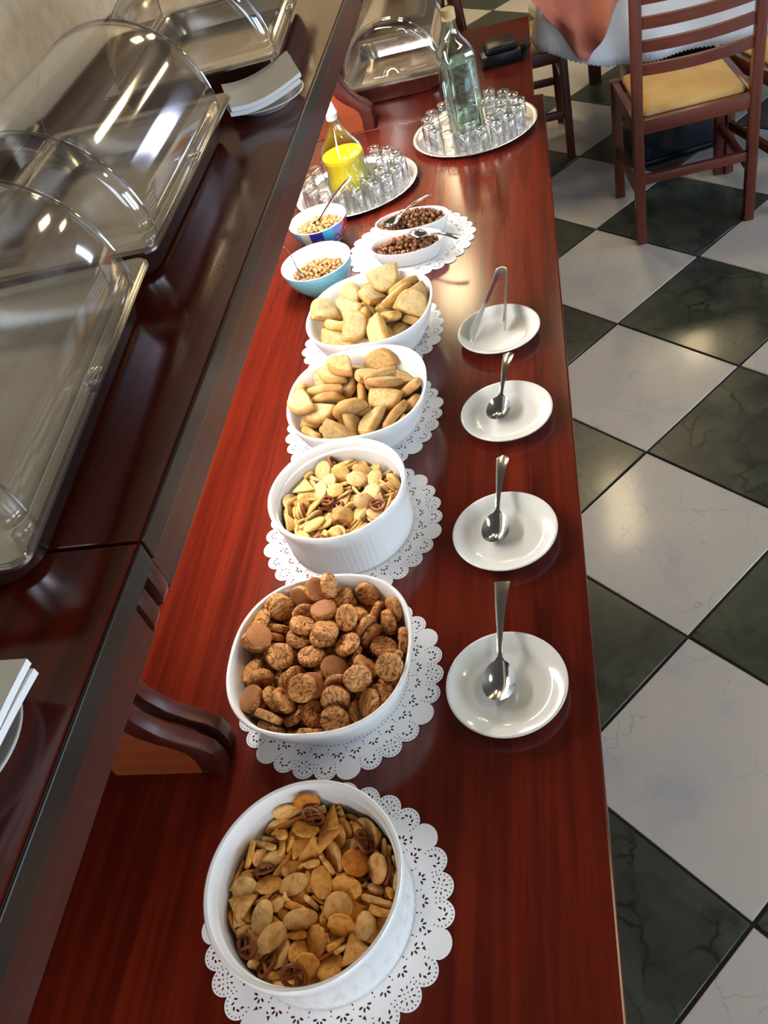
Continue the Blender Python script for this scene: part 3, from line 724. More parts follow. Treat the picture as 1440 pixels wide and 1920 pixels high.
# ------------------------------------------------------------------ biscuits, crackers and rusks in the bowls
PILES = {
    'mix1': '''p1716,520,178,0,19,-98,0;t0584,684,217,97,-9,-21,11;s1-540,-655,245,39,-12,0,-92;p0-147,-907,300,22,32,90,-21;d1607,814,396,62,67,-5,-39;p0340,851,282,100,0,0,-3;o0564,-837,381,12,28,-61,-73;o1-820,588,377,27,38,-59,-66;d1-438,-910,301,57,-66,-16,-46;p0375,-79,297,2,28,-96,1;d0155,641,324,99,-3,-14,0;a1362,942,395,22,-4,-70,67;o0819,111,284,0,-15,96,24;t1179,948,413,38,-80,-19,-42;d1-900,384,353,60,-65,-24,39;d1-191,-923,434,5,10,89,-44;t0592,-278,273,95,2,-28,13;h0436,737,357,90,34,-11,26;d0-801,224,307,8,62,78,9;d1456,500,373,71,6,-28,-64;d0-877,-168,278,0,61,79,-1;h0-134,125,315,96,2,-7,-27;t0128,-4,321,1,-77,62,-14;d0894,-38,336,0,-100,5,0;t0-873,12,313,2,-13,54,83;d1133,-913,415,29,91,-24,14;t1848,484,434,39,53,62,43;p1-775,464,451,51,-63,-51,29;p1-810,-609,385,43,-18,-71,52;h0-85,-160,232,0,100,-7,0;h0257,62,384,64,-13,-4,-75;o0-39,702,345,2,79,62,2;h0-369,-2,320,62,16,4,-77;d1-929,-344,453,68,-55,36,-33;t0320,-783,330,13,12,9,-98;h1791,525,439,72,32,-48,-37;d0474,-857,501,12,-36,74,-55;h0880,-213,386,42,8,6,-90;t1952,357,414,6,-60,-29,74;d0-120,922,463,68,-69,-12,-19;d1-675,466,448,81,40,34,26;s1-576,-781,396,58,-18,-73,-31;a0442,-576,236,98,-3,-5,18;t078,274,315,90,-13,-6,-42;t1172,895,444,65,18,-52,52;d1-592,800,494,66,36,54,-38;d1558,-619,349,8,-34,94,5;d1299,-760,448,6,-46,85,-26;d1554,742,501,27,-85,-32,-32;a1-1007,-110,417,70,-25,65,-17;o1-490,-235,330,2,45,89,-7;t0-58,-38,372,85,6,0,-52;o0629,-623,411,24,8,6,-97;o0358,239,381,99,-12,11,4;t1-116,989,510,53,53,-46,47;t0-600,-73,373,77,-23,-43,-42;a0-247,-198,367,3,6,9,99;t0147,-907,344,2,-9,95,-31;s0628,-642,466,7,6,8,-99;o0-335,761,341,98,0,-1,-18;a1-642,641,518,44,87,15,-18;o1-735,-452,430,38,-79,20,44;d0856,-296,460,9,-74,66,-11;h1644,321,400,78,35,-26,-45;s0-111,415,303,1,-29,96,1;h0-491,263,352,14,73,67,-2;a0-701,-633,369,66,-58,40,-26;s0681,-433,383,83,49,-25,-8;t0362,259,428,15,43,-89,7;h0-110,729,397,83,0,-1,55;t1-643,-32,374,43,87,10,22;a0-465,-166,382,5,83,55,-5;p1-115,-690,308,89,-44,6,13;a0137,-638,318,4,51,-76,39;s0553,566,318,4,-55,82,-18;t0-45,221,382,11,79,-60,9;p1-272,353,441,80,7,16,-58;a0-577,-592,314,36,9,8,93;t0-122,-660,356,12,-5,-44,-89;h0615,-193,358,70,18,-16,-67;t11020,98,535,72,1,-68,9;t0-378,732,392,74,0,-1,67;p1-680,69,446,66,-67,9,33;t1-430,-208,448,6,92,39,-4;t0-269,-9,426,3,100,-8,3;s1676,586,390,0,60,-42,-68;d1-178,1019,757,37,-28,-68,-57;o1-863,146,497,49,56,-43,51;o1-874,66,436,57,74,-13,32;a0322,-499,318,8,-3,9,-99;d1329,-803,542,16,94,-22,22;d051,415,431,5,-12,-98,17;o030,340,404,1,44,88,-17;t0-516,274,398,58,0,-14,-81;o1-60,-624,492,1,-80,-48,36;p096,-390,305,21,54,-82,6;d1679,388,391,36,-76,48,-24;a0412,-135,381,2,-2,-11,99;t1-1008,159,453,41,-49,51,-58;d1-477,-610,361,96,-6,21,15;d0-146,-581,337,89,-44,5,11;d0123,-269,342,95,-4,13,29;o1878,133,388,0,76,-64,0;d1244,755,497,90,31,-28,8;d0-264,442,409,92,12,13,-34;p0-825,-188,350,8,86,-50,-1;a0-161,-511,347,0,2,-90,44;t1400,-577,468,71,-48,12,50;o1651,-11,404,27,92,-23,15;t0-269,666,481,16,99,2,1;s1-481,600,409,26,-71,65,3;o1-480,-385,477,27,1,-20,94;s110,10,474,62,64,-20,-41;s068,27,468,21,40,63,63;d1-393,46,472,5,68,73,-3;d1-513,-464,505,78,12,-14,60;t1-91,-78,458,15,-82,-55,5;s1322,-266,367,6,-23,-96,-12;t0351,486,441,23,-72,64,-14;o1-435,928,671,54,-75,9,37;d1-822,208,481,69,71,-4,13;d1-843,-5,598,14,-38,85,34;o1-141,-272,423,76,42,-10,50;d0238,-396,410,10,-66,-74,-3;s191,212,500,98,-14,8,-15;o151,539,445,29,-11,-13,-94;d1-854,406,647,74,25,-42,-46;p1-696,-618,587,32,-13,-13,93;t1120,-666,423,37,63,67,-12;t1210,-42,500,95,-18,20,-16;d1405,716,471,65,41,11,-63;d1544,66,393,54,-10,-30,-78;a1-361,-217,508,91,-7,-1,-41;h0-145,-342,426,82,30,30,-39;h1826,-330,506,14,-24,96,-4;t1434,180,487,75,0,16,64;d136,136,579,87,-2,10,48;t1-364,300,523,0,84,-50,-20;s1-448,-38,533,6,90,44,-1;d1-138,-371,472,13,3,-90,-41;t1585,-253,471,6,2,-13,99;p1535,268,517,93,-13,27,-19;t1362,524,511,82,20,-17,-51;o1-236,240,522,97,6,23,-4;h1-189,-10,546,4,-90,44,1;p1-70,-931,601,29,-21,-91,-20;d1481,-218,431,5,-28,-95,-12;s1230,432,516,16,44,82,34;s0-90,845,452,6,-1,0,100;t1-667,417,498,72,48,22,46;o1-655,-56,494,83,-30,-38,-27;h1-335,-840,433,13,-9,-39,-91;a189,-277,470,37,62,68,10;h1364,67,555,98,12,-10,13;h1-39,593,514,3,58,-78,24;s1-437,827,557,14,18,-74,-63;o1-233,59,625,99,0,-12,10;h1407,-380,581,44,-88,15,14;d1440,-233,537,64,6,12,-76;p1881,249,536,34,60,63,36;o1216,406,565,51,-13,-35,78;t1-49,430,579,38,-82,-40,-17;t1-604,-619,500,17,-96,21,1;o1-295,-612,438,79,10,-27,-54;t1711,-397,526,14,13,98,1;a1718,70,484,95,-26,5,-19;h1203,673,536,81,29,-15,-49;t0-344,721,513,26,-6,15,95;h1-772,-231,494,56,0,43,71;a123,-139,561,40,67,25,-57;h1682,-373,570,10,74,65,10;a1153,289,594,70,60,-22,-33;t192,833,575,51,-26,-11,82;p1-635,209,578,77,32,49,-25;o1-412,-523,582,91,6,0,40;d1-327,-663,488,38,22,-18,-88;d1889,-180,563,28,71,58,-28;s1951,123,461,52,-56,47,-44;o1-670,365,562,48,-12,-84,-22;h1-551,66,603,20,88,39,-16;s1-240,-158,582,18,-6,-19,96;h150,-806,534,34,-35,-85,-22;s1793,-97,566,90,-39,-5,-20;a1923,4,535,49,12,84,17;t1-214,584,584,78,-5,3,-62;d1-560,337,562,16,-27,52,-80;t1-847,-296,534,12,22,37,90;d1122,-535,546,14,30,12,-94;o1118,88,625,3,-58,-81,10;d1769,266,576,90,8,-35,25;d1-198,749,591,94,-30,14,0;s1-416,511,546,44,-22,87,-1;a1-139,-479,531,90,-43,-4,1;a1-499,656,646,15,94,-25,20;t1364,-414,445,11,-77,-63,-2;o1425,29,609,15,-98,12,-6;s1-698,529,624,32,91,-22,12;p1-100,890,654,43,-85,28,13;a1-379,-162,624,29,14,14,-94;a1155,-533,485,13,28,14,-94;a1352,-576,555,16,56,-66,47;o1-564,-319,610,59,14,10,-79;t196,625,614,9,-42,86,-26;a1-69,301,606,36,92,1,12;t1-859,-178,611,2,55,-82,16;p1-432,-795,532,72,-27,-9,64;d1356,-193,609,69,9,10,-71;d1501,323,596,4,-88,-37,30;p1570,580,586,83,-18,49,-16;s1-468,573,607,78,6,-33,-53;o1-91,-323,590,90,41,11,8;a1191,-298,543,72,-22,29,-59;t1602,-623,558,8,20,-97,7''',
    'mix2': '''d0331,-952,303,2,-23,62,74;d0-493,675,301,7,-66,41,-62;t0645,515,351,24,-96,-6,13;d0-832,572,300,33,33,-63,-62;t03,-209,276,28,10,11,-95;p1554,783,345,7,-47,-55,-69;a0-169,429,282,80,-7,15,58;d0290,-25,332,54,3,-7,-84;h0-296,909,375,88,47,9,-4;a0-828,111,349,1,-14,-17,-98;s0-522,-119,312,87,-15,-11,-46;p0-840,-389,433,44,18,-88,-4;t051,-947,379,45,-52,33,65;t1526,868,365,38,1,72,57;o0314,-414,340,74,-8,2,-66;s0767,164,311,95,30,-8,8;o0791,-562,426,41,78,43,20;h0-435,530,391,58,61,31,44;t0-618,-468,317,20,-82,-51,-18;o0-143,-199,316,8,-97,-21,-11;h0433,-741,328,0,-82,-57,0;d0998,187,407,10,-72,-3,-68;s0-763,240,347,99,8,11,-9;p0-264,-381,365,96,24,-10,14;o0640,-709,462,84,-36,-26,34;s0203,65,367,5,100,5,6;o0345,544,303,30,-86,-41,-5;o0-183,158,316,22,-10,-4,97;p0-706,-158,313,12,78,-60,14;p0-210,-316,345,26,-89,37,4;d0893,-264,382,41,-42,11,80;h1209,576,462,11,35,92,14;t0-556,645,340,20,-61,12,76;d0-1009,133,437,55,-51,-54,39;d0-15,-925,407,79,-58,-20,4;o0356,-927,510,55,75,34,-13;s1880,509,505,67,38,-62,17;h0-731,-640,397,78,-29,47,30;s0-265,-747,342,22,1,10,97;a0-11,-723,306,4,74,-67,-6;d1559,328,373,33,-29,-64,63;a0-326,839,389,48,31,-36,74;o0-789,239,412,97,2,12,-22;o0-696,-88,346,18,91,37,-3;t0-315,-966,392,30,-48,-52,-64;d0966,-322,663,5,-63,25,-74;d1600,360,379,69,28,-65,17;a0-48,315,362,0,-91,41,10;s0-335,-829,379,18,19,62,74;t0-313,-530,353,19,-80,55,13;t0176,-140,390,2,-59,81,-3;t0150,290,436,41,36,78,30;d0-626,800,390,24,59,-38,68;d0-746,-106,405,88,-15,-12,-43;t1-874,-350,557,9,43,9,90;s0-195,-134,378,97,9,-7,-20;t0510,-55,382,13,52,-84,-6;p0-425,829,580,38,-80,42,18;a0-405,229,342,19,60,54,55;d1-982,-99,482,3,76,-12,-64;d0239,-744,369,1,16,-10,-98;t0-222,-718,394,5,66,-75,4;d0-29,-294,419,47,-52,-72,5;d0314,850,337,66,8,36,65;p0-770,179,457,10,-87,-48,8;d1-499,-702,460,0,-48,68,-55;a0301,-736,454,84,0,-18,-52;d0453,-539,389,7,-59,-79,13;p0854,456,434,65,67,-26,-26;a0210,310,305,64,-12,41,64;o0-815,452,460,80,35,-26,42;h0-481,-205,405,3,32,-93,18;t0-420,-859,408,72,-51,44,20;h01023,-64,543,22,66,-26,-67;d1329,-240,425,20,8,-97,-8;h010,912,329,95,-11,-22,20;a0-337,407,345,0,78,-62,-2;s1-733,-431,473,65,46,13,-59;d0-131,-792,472,31,8,-95,-2;h1301,-539,501,40,72,56,14;d1400,459,308,40,-82,-42,-1;t087,912,447,13,-51,85,2;a0-257,641,326,4,-35,-93,8;s0-534,-571,420,27,41,-87,-6;a0135,-598,365,68,-33,0,66;s0867,-432,550,59,0,-6,-81;a1225,584,403,0,-86,-48,-18;a067,494,297,76,59,4,-29;a0-645,706,367,41,-69,20,56;t1191,-535,468,27,-26,87,-32;t0147,-914,602,83,-50,-11,-24;a0573,-842,613,61,74,18,24;a0594,59,415,37,-16,-2,-91;t0-57,795,389,65,-8,-41,64;a1-679,762,624,16,-33,62,-69;d1-259,-216,471,3,54,84,-11;t0-266,-604,442,3,99,-15,-5;t076,-919,721,1,2,50,87;s0696,71,450,18,-16,-6,-97;d0-101,764,403,29,22,88,31;d0-288,411,418,2,14,6,99;p0-521,-497,467,14,-69,-67,24;s05,-651,387,59,54,-38,-47;o0601,-422,378,74,3,27,61;o1825,41,400,9,33,-58,74;t1-379,825,495,37,-81,-41,-21;p1-402,-24,420,10,-14,89,-42;o1-823,-123,568,56,27,66,42;t1158,-429,445,41,67,62,11;d0438,216,326,33,-23,-40,-82;d134,443,400,23,6,-65,72;h0-40,277,422,10,-48,-87,0;p1-350,-480,500,100,-2,5,-6;s1-50,-588,471,2,89,-45,-7;t1639,-80,518,47,-81,-26,-21;a0263,304,401,45,79,-41,-2;d1185,884,515,96,10,-8,-25;d0-579,510,460,23,-86,35,-30;d1-515,-520,574,38,-6,0,-92;o1-975,169,604,28,-73,-43,45;t0652,-363,391,16,-32,-91,22;p1720,545,524,27,93,17,19;h0-220,597,421,14,-29,-92,20;p0-15,240,469,6,44,-89,-8;d0-96,-20,454,18,76,-62,4;s0-288,-671,500,94,0,5,34;o1827,-14,408,23,-6,66,-71;d1886,344,634,42,-68,-13,-58;o1-81,536,538,34,-15,23,90;t1-936,-90,520,59,-36,-68,24;a0-568,91,342,43,80,34,-22;d1-291,-315,551,82,-4,6,57;s0798,-411,545,44,-68,-29,51;s0383,657,452,57,12,26,77;h1-277,447,563,27,-80,53,-8;p1-76,-123,600,61,16,-9,-77;t0-505,129,394,8,-4,-89,45;t069,581,475,51,-13,-22,82;t1422,296,385,79,-51,16,-31;d112,919,613,13,10,95,-26;t0-445,713,577,31,-70,63,8;s1-502,-413,627,5,93,36,-4;a079,-341,444,87,-19,-23,38;p1932,-58,635,44,36,-32,-75;a1403,372,427,76,-52,12,-37;d1-241,786,553,26,-47,23,-81;s1-763,348,530,12,-32,-94,-1;d1-482,-250,581,31,-3,86,-41;p1-218,-912,627,58,42,35,-60;a0874,-140,461,28,-21,-10,93;h1150,574,596,9,98,2,-21;s1-90,409,519,12,9,97,-18;o1-767,-132,572,38,-68,23,-58;d1-671,-509,487,81,24,46,28;o1-292,-488,643,0,6,-5,-100;o1633,-380,467,95,-19,20,-16;d1822,182,449,16,20,87,-43;o045,156,504,70,-3,10,-71;o1-654,557,513,36,-81,36,-30;t1-306,38,521,23,-10,-15,-96;s0230,-817,534,78,-51,-18,-31;d1634,-334,572,6,22,16,96;a1657,657,509,23,17,-28,-92;t1-103,803,575,14,89,-36,23;a0-645,341,414,23,-64,-43,-59;s1-619,-256,544,50,69,52,1;s1-71,-405,547,29,37,16,87;s0635,-192,397,6,-96,-6,25;h1783,377,442,37,14,68,61;d1-305,489,628,43,27,7,-86;o0-416,260,478,95,16,-24,11;o1-591,-751,609,17,25,90,32;d1-2,-716,577,16,-97,-12,-14;d0496,-608,496,2,23,97,7;d0198,86,509,7,25,-8,96;s10,735,562,8,14,5,-99;t1-745,463,641,100,-4,4,5;p1-309,-18,599,58,-15,-10,-79;s1-330,-657,578,40,-47,57,-55;d0641,-701,659,35,44,79,-24;d0465,194,533,76,0,-16,63;a1-544,622,619,20,-12,-89,39;t1-5,-18,569,9,-97,-7,-22;a1-513,-56,506,29,34,85,-29;t128,-707,532,1,-57,-79,-21;t0397,-720,582,62,21,1,75;t1479,783,499,77,16,-50,35;d1218,484,653,2,-98,-6,17;s1-917,182,609,38,-46,25,-76;t1-508,-68,637,3,93,-21,31;h121,-300,618,38,-37,-84,-13;d1346,-238,476,11,-95,-24,18;d1424,106,557,98,12,-11,-13;p1-233,907,690,10,86,-8,-49;t1-504,158,547,84,-46,13,27;t1-711,84,572,18,15,47,-85;p163,-522,595,9,0,-49,87;o0691,-338,483,49,-27,-2,-83;h1196,-110,557,24,49,-56,62;t164,178,631,90,-29,-27,-16;h1-715,268,567,58,-2,12,-81;d1-720,-105,596,18,-61,-35,69;t1-236,-770,613,39,-34,-12,85;a1628,-134,544,0,-6,-51,86;d1515,127,641,0,74,65,16;d1-112,690,649,47,15,37,-79;d1-373,339,596,95,20,-21,-7;p1-665,-99,599,71,15,-68,4;d194,-344,603,20,-89,21,35;o1372,-237,555,7,-79,-60,4;a1728,263,561,11,33,66,66;s1275,165,606,29,-37,-72,51;d1-430,768,688,91,21,-23,26;d1428,496,548,4,-68,-74,1;o1826,-159,602,52,33,-36,-70;t1740,318,465,34,-10,-67,66;h1-133,238,678,83,6,8,54;d1-440,325,619,16,-95,-12,-25;o1-397,-531,687,94,-7,-4,33;h1-50,-745,611,14,-94,-25,-16;p1664,-203,666,6,28,96,5;o1526,514,598,72,0,3,-70;o1295,741,596,7,-95,4,30;a1-131,265,560,16,-25,95,-8;p1-250,38,645,13,81,-56,8;a1395,-332,607,84,7,4,54;h1405,-92,680,94,30,18,5;a1256,27,641,24,9,94,21;h1-32,930,659,28,81,50,-6''',
    'cookies': '''c0-76,-865,357,47,34,-74,34;c011,547,346,0,75,-66,0;c1-370,-101,346,0,-47,-88,0;c1499,-765,357,76,-22,60,-14;c1804,201,347,51,69,-15,49;c0-828,183,333,98,-6,-14,-16;c1-306,-974,344,26,-24,-35,-87;c1475,57,355,44,62,58,29;c0156,59,346,78,0,0,-62;c0414,799,352,32,6,12,94;c0-693,560,323,7,99,-3,8;c0-866,-371,366,55,2,5,84;c0410,-347,386,8,-90,-43,-7;c1967,-19,336,30,-78,50,-23;c0-97,500,477,79,0,0,62;c0-924,237,436,40,-15,2,91;c1-927,-62,420,67,60,25,-36;c0-130,-526,395,10,-17,-96,-18;c0-2,-269,460,44,62,-63,17;c1681,350,652,69,-8,-62,-35;c0369,401,423,78,25,-34,-47;c0-230,872,384,94,-15,20,25;c0-528,-712,356,62,-60,-50,7;c0746,-556,350,1,-70,71,4;c1650,419,377,25,-6,-5,96;c0-274,1134,588,36,-61,55,44;c0-482,369,452,15,16,-96,-14;c0-615,-609,356,8,-40,48,-78;c032,-635,470,16,-91,36,13;c1420,-400,510,39,7,8,-91;c0842,-96,378,91,5,-38,18;c0-625,774,435,5,62,-77,16;c1-988,232,557,14,12,98,-7;c0-176,94,478,38,-71,0,-59;c0279,-946,461,53,-43,-55,48;c1627,-864,562,87,12,35,33;c1922,-587,600,25,46,79,32;c1-992,634,524,67,50,23,50;c1-462,1052,783,43,-44,72,33;c1-30,-1156,598,68,-48,33,46;c1-326,-837,560,7,-22,22,95;c1311,-662,708,72,64,-12,25;c1899,564,343,46,43,-2,-78;c035,920,422,90,-13,24,35;c0-461,363,586,5,-16,12,-98;c1-448,-342,606,10,76,-41,-48;c113,-879,630,18,34,5,92;c11114,-336,559,22,50,-24,-80;c1436,903,463,84,-13,3,-53;c0104,151,477,0,51,86,0;c1-1078,247,808,65,51,-42,38;c1-628,-240,483,42,-62,25,-61;c1-609,-1047,615,8,45,69,-56;c11122,294,567,32,-74,35,-47;c1875,165,618,54,8,19,82;c1-741,855,812,31,52,-26,75;c1-612,866,545,32,1,-17,-93;c1-470,67,665,20,-78,-60,8;c1336,-789,829,60,-80,-9,1;c1748,-147,459,91,5,-37,17;c1986,767,692,76,48,-34,-28;c1-387,737,714,0,39,-79,-47;c1-746,97,667,38,-62,-58,35;c166,-219,586,68,-20,43,57;c1333,-1045,735,30,-75,54,25;c1625,-314,672,41,24,42,77;c0-68,481,608,83,0,0,56;c1701,806,565,47,68,32,46;c1-840,938,771,80,50,29,16;c1-806,-704,546,18,32,92,14;c1-605,-967,785,31,70,44,-48;c1325,-518,761,64,-71,-26,-13;c1298,510,584,5,94,3,32;c1544,1099,679,58,-68,42,12;c1-370,294,792,31,68,-66,-3;c0-912,-324,499,59,-5,0,-80;c1141,93,608,51,0,0,-86;c1437,31,590,30,-50,-5,81;c1386,121,812,98,-11,-17,7;c1160,1013,592,9,87,-46,15;c1-340,491,845,28,86,-39,-13;c1-340,-345,686,24,-85,-18,44;c1-78,-491,723,18,-85,-46,-16;c11060,-163,716,42,12,88,-19;c1903,571,641,70,-4,-55,45;c1137,1060,712,9,88,-45,15;c1-130,-28,795,13,99,-1,-7;c1-1047,-154,669,94,-7,-18,28;c1-591,-682,761,54,54,-63,-15;c1872,-720,689,62,38,-15,-67;c1613,451,750,44,-63,0,64;c08,669,740,54,-7,-7,-84;c1-845,439,678,84,-51,1,-20;c1694,-237,761,8,-66,-57,48;c11071,-366,900,88,36,7,-31;c1-195,1095,895,2,-93,-5,37;c16,266,817,8,-17,-96,21;c1-593,-33,840,18,-17,14,-96;c1232,-255,779,21,-58,-75,23;c1795,-824,764,38,-28,-29,83;c130,1108,956,46,52,37,62;c1-913,202,1016,12,86,-42,-25;c1-922,-680,787,15,-89,39,-17;c1-427,-724,785,34,-56,0,-75;c1-878,-684,661,14,-91,34,-18;c1-794,562,714,51,85,-14,-4;c168,314,927,6,72,66,-21;c1-161,-576,817,44,6,-24,86;c1646,-529,908,74,32,46,-38;c1409,728,727,30,93,10,-21;c1-33,710,867,7,81,58,-8;c1-1005,577,895,46,-30,-14,82;c1-861,-369,761,53,30,63,-48;c1-142,-646,931,23,-79,56,10;c1348,516,908,28,-91,-4,-30''',
    'rusk1': '''r1703,-1,266,20,3,2,-98;r1-798,-284,435,2,-100,1,0;r1818,-679,436,40,-48,3,78;r1660,744,502,34,10,22,91;r0-561,792,405,0,-55,80,26;r0-270,475,335,25,76,57,19;r0-272,-380,353,25,53,-73,-34;r0387,-816,453,57,-30,46,-61;r1952,-216,590,25,19,94,-13;r1812,383,443,74,-66,-9,-8;r0-34,824,448,31,46,-82,17;r1-834,627,600,4,-70,-48,-53;r12,-392,606,86,-51,-8,-2;r1-393,-936,417,25,22,-86,39;r1407,-249,413,69,63,-31,-15;r1417,98,541,7,-10,47,87;r0321,667,449,7,85,46,-23;r1-207,-101,600,33,71,-54,31;r0-721,164,444,0,96,29,6;r1-826,-800,594,65,-8,52,55;r1744,-640,653,80,-40,-28,36;r129,112,548,29,65,-11,-70;r1-349,497,650,9,55,80,24;r1-1121,245,700,59,45,35,57;r1-806,-341,619,0,-7,100,2;r128,-814,612,49,-30,-80,18;r1993,24,749,25,9,94,-19;r1420,336,799,63,-71,-17,27;r1293,1095,699,84,52,-12,9;r1-627,7,756,4,-4,49,87;r1-741,-393,803,2,-100,10,0;r1-387,-792,599,43,89,-10,-15;r1553,-256,807,15,-1,-17,98;r1340,-817,762,82,-12,-20,52;r1190,519,791,24,29,-92,9;r1-640,186,818,87,-49,0,5;r1-59,-558,938,51,85,0,13;r1-222,-1132,835,27,25,-67,65;r1603,107,912,33,-20,-24,-89;r1-356,675,1032,59,8,15,79;r1-272,967,692,2,-21,-93,29;r1-567,586,915,14,86,-48,-10;r1-1034,-280,993,52,1,-2,86''',
    'rusk2': '''R1695,649,454,3,46,44,-77;R0-986,209,449,69,-23,44,-52;R1553,-471,363,64,64,29,29;R1330,418,453,30,5,-95,4;R1-14,593,414,95,-8,29,-10;R1-606,823,633,45,26,25,-82;R1-784,-484,499,18,-1,-43,89;R1-261,-863,466,100,0,0,-10;R1888,-169,498,62,0,35,70;R1918,339,669,31,-4,50,-80;R1-588,396,627,26,-11,-38,88;R0-559,-195,375,19,-4,98,-3;R1-116,-55,574,55,55,-45,-45;R1265,-712,539,12,40,76,49;R1316,-115,447,81,28,-1,52;R1599,856,685,28,89,-19,32;R117,1080,587,6,6,56,-82;R1-694,-222,685,34,84,-43,0;R1254,-844,779,50,-63,59,2;R1396,-367,787,92,-30,-11,-24;R1978,146,799,45,-84,-32,2;R1249,990,941,49,-87,-6,-7;R1-39,672,707,83,5,31,46;R1-1026,163,873,38,23,-87,-21;R1511,285,851,89,-25,-17,33;R1-271,-535,829,66,2,32,-68;R1946,-106,872,22,-12,-89,-37''',
}

rnd = random.Random(4)
circ = lambda a, b, n_=20, ph=0: [(a * math.cos(2 * PI * i / n_ + ph), b * math.sin(2 * PI * i / n_ + ph)) for i in range(n_)]
def flat(poly, t, mt, name, bev=.0011, dome=0.0):
    me = MB().prism(poly, -t / 2, t / 2).mesh(name, mt, 50, bev, segs=1)
    return me
def ridged(poly_r, t, mt, name, scal=0):
    mb = MB()
    L = []
    for k, (rr, z) in enumerate(((.55, -t / 2), (.93, -t / 2), (1.0, -t * .2), (1.0, t * .2), (.93, t / 2), (.55, t / 2 + .0004))):
        L.append([(poly_r * rr * (1 + (.035 * math.cos(scal * a) if rr > .6 else 0)) * math.cos(a), poly_r * rr * (1 + (.035 * math.cos(scal * a) if rr > .6 else 0)) * math.sin(a), z) for a in [2 * PI * i / 24 for i in range(24)]])
    return mb.loops(L, cap0=True, cap1=True).mesh(name, mt, 60)
def pretzel_mesh(name, mt):
    mb = MB()
    ring = [(.0125 * math.cos(a), .0100 * math.sin(a) * (1 if math.sin(a) > 0 else .9), .0004 * math.cos(3 * a)) for a in [2 * PI * i / 18 for i in range(19)]]
    mb.tube(ring, .0024, 6)
    mb.tube([(-.010, -.006, .001), (-.003, .0, .0018), (.004, .009, .001)], .0022, 6)
    mb.tube([(.010, -.006, -.001), (.003, .0, -.0008), (-.004, .009, -.001)], .0022, 6)
    return mb.mesh(name, mt, 60, merge=False)
def fish(name, mt):
    poly = [(-.013, -.006), (-.0075, -.0015), (-.002, -.0055), (.005, -.006), (.0105, -.003), (.013, 0), (.0105, .003), (.005, .006), (-.002, .0055), (-.0075, .0015), (-.013, .006), (-.0115, 0)]
    return flat(poly, .0062, mt, name, .0014)
def make_kinds(gold, pale, orange):
    return {'d': [ridged(.0150, .0046, gold, 'round_cracker', 12), ridged(.0150, .0046, pale, 'round_cracker'), ridged(.0150, .0046, orange, 'round_cracker')],
            'o': [flat(circ(.0185, .0115), .0046, gold, 'oval_cracker'), flat(circ(.0185, .0115), .0046, pale, 'oval_cracker')],
            't': [flat([(0, .020), (-.0185, -.012), (.0185, -.012)], .0044, pale, 'triangle_cracker'), flat([(0, .020), (-.0185, -.012), (.0185, -.012)], .0044, gold, 'triangle_cracker')],
            's': [flat(rrect(.019, .0042, .004, 3), .005, gold, 'cracker_stick'), flat(rrect(.019, .0042, .004, 3), .005, pale, 'cracker_stick')],
            'h': [flat(circ(.0150, .0135, 8, PI / 8), .0046, gold, 'octagon_cracker'), flat(circ(.0150, .0135, 8, PI / 8), .0046, pale, 'octagon_cracker')],
            'p': [pretzel_mesh('pretzel', 'pretzel_brown')],
            'a': [fish('fish_cracker', pale), fish('fish_cracker', gold)]}
KN = make_kinds('cracker_gold', 'cracker_pale', 'cracker_orange')
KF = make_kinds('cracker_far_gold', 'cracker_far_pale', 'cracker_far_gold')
def cookie(seed):
    """thick ginger biscuit with a cracked, crinkled top"""
    r = random.Random(seed)
    cr = [(r.uniform(0, PI), r.uniform(-.010, .010)) for _ in range(6)]
    R, t, n_ = .0198, .0125, 22
    mb = MB()
    L = []
    wob = [1 + r.uniform(-.025, .025) for _ in range(n_)]
    for rr, z, top in ((.50, -.5, 0), (.90, -.5, 0), (.98, -.40, 0), (1.0, 0, 0), (.97, .28, 0), (.86, .43, 1), (.66, .49, 1), (.42, .51, 1), (.18, .52, 1)):
        ring = []
        for i in range(n_):
            a = 2 * PI * i / n_
            x, y = R * rr * wob[i] * math.cos(a), R * rr * wob[i] * math.sin(a)
            zz = z * t
            if top:
                for ca, co in cr:
                    d = abs(x * math.cos(ca) + y * math.sin(ca) - co + .002 * math.sin(x * 400))
                    if d < .0022:
                        zz -= .0024 * (1 - d / .0022)
                zz += r.uniform(-.0004, .0004)
            ring.append((x, y, zz))
        L.append(ring)
    mb.loops(L, mis=[1, 1, 0, 0, 0, 0, 0, 0], cap0=True, cap1=True)
    return mb.mesh('ginger_biscuit', ['ginger_top', 'ginger_base'], 70)
KC = {'c': [cookie(1), cookie(2), cookie(3), cookie(4)]}
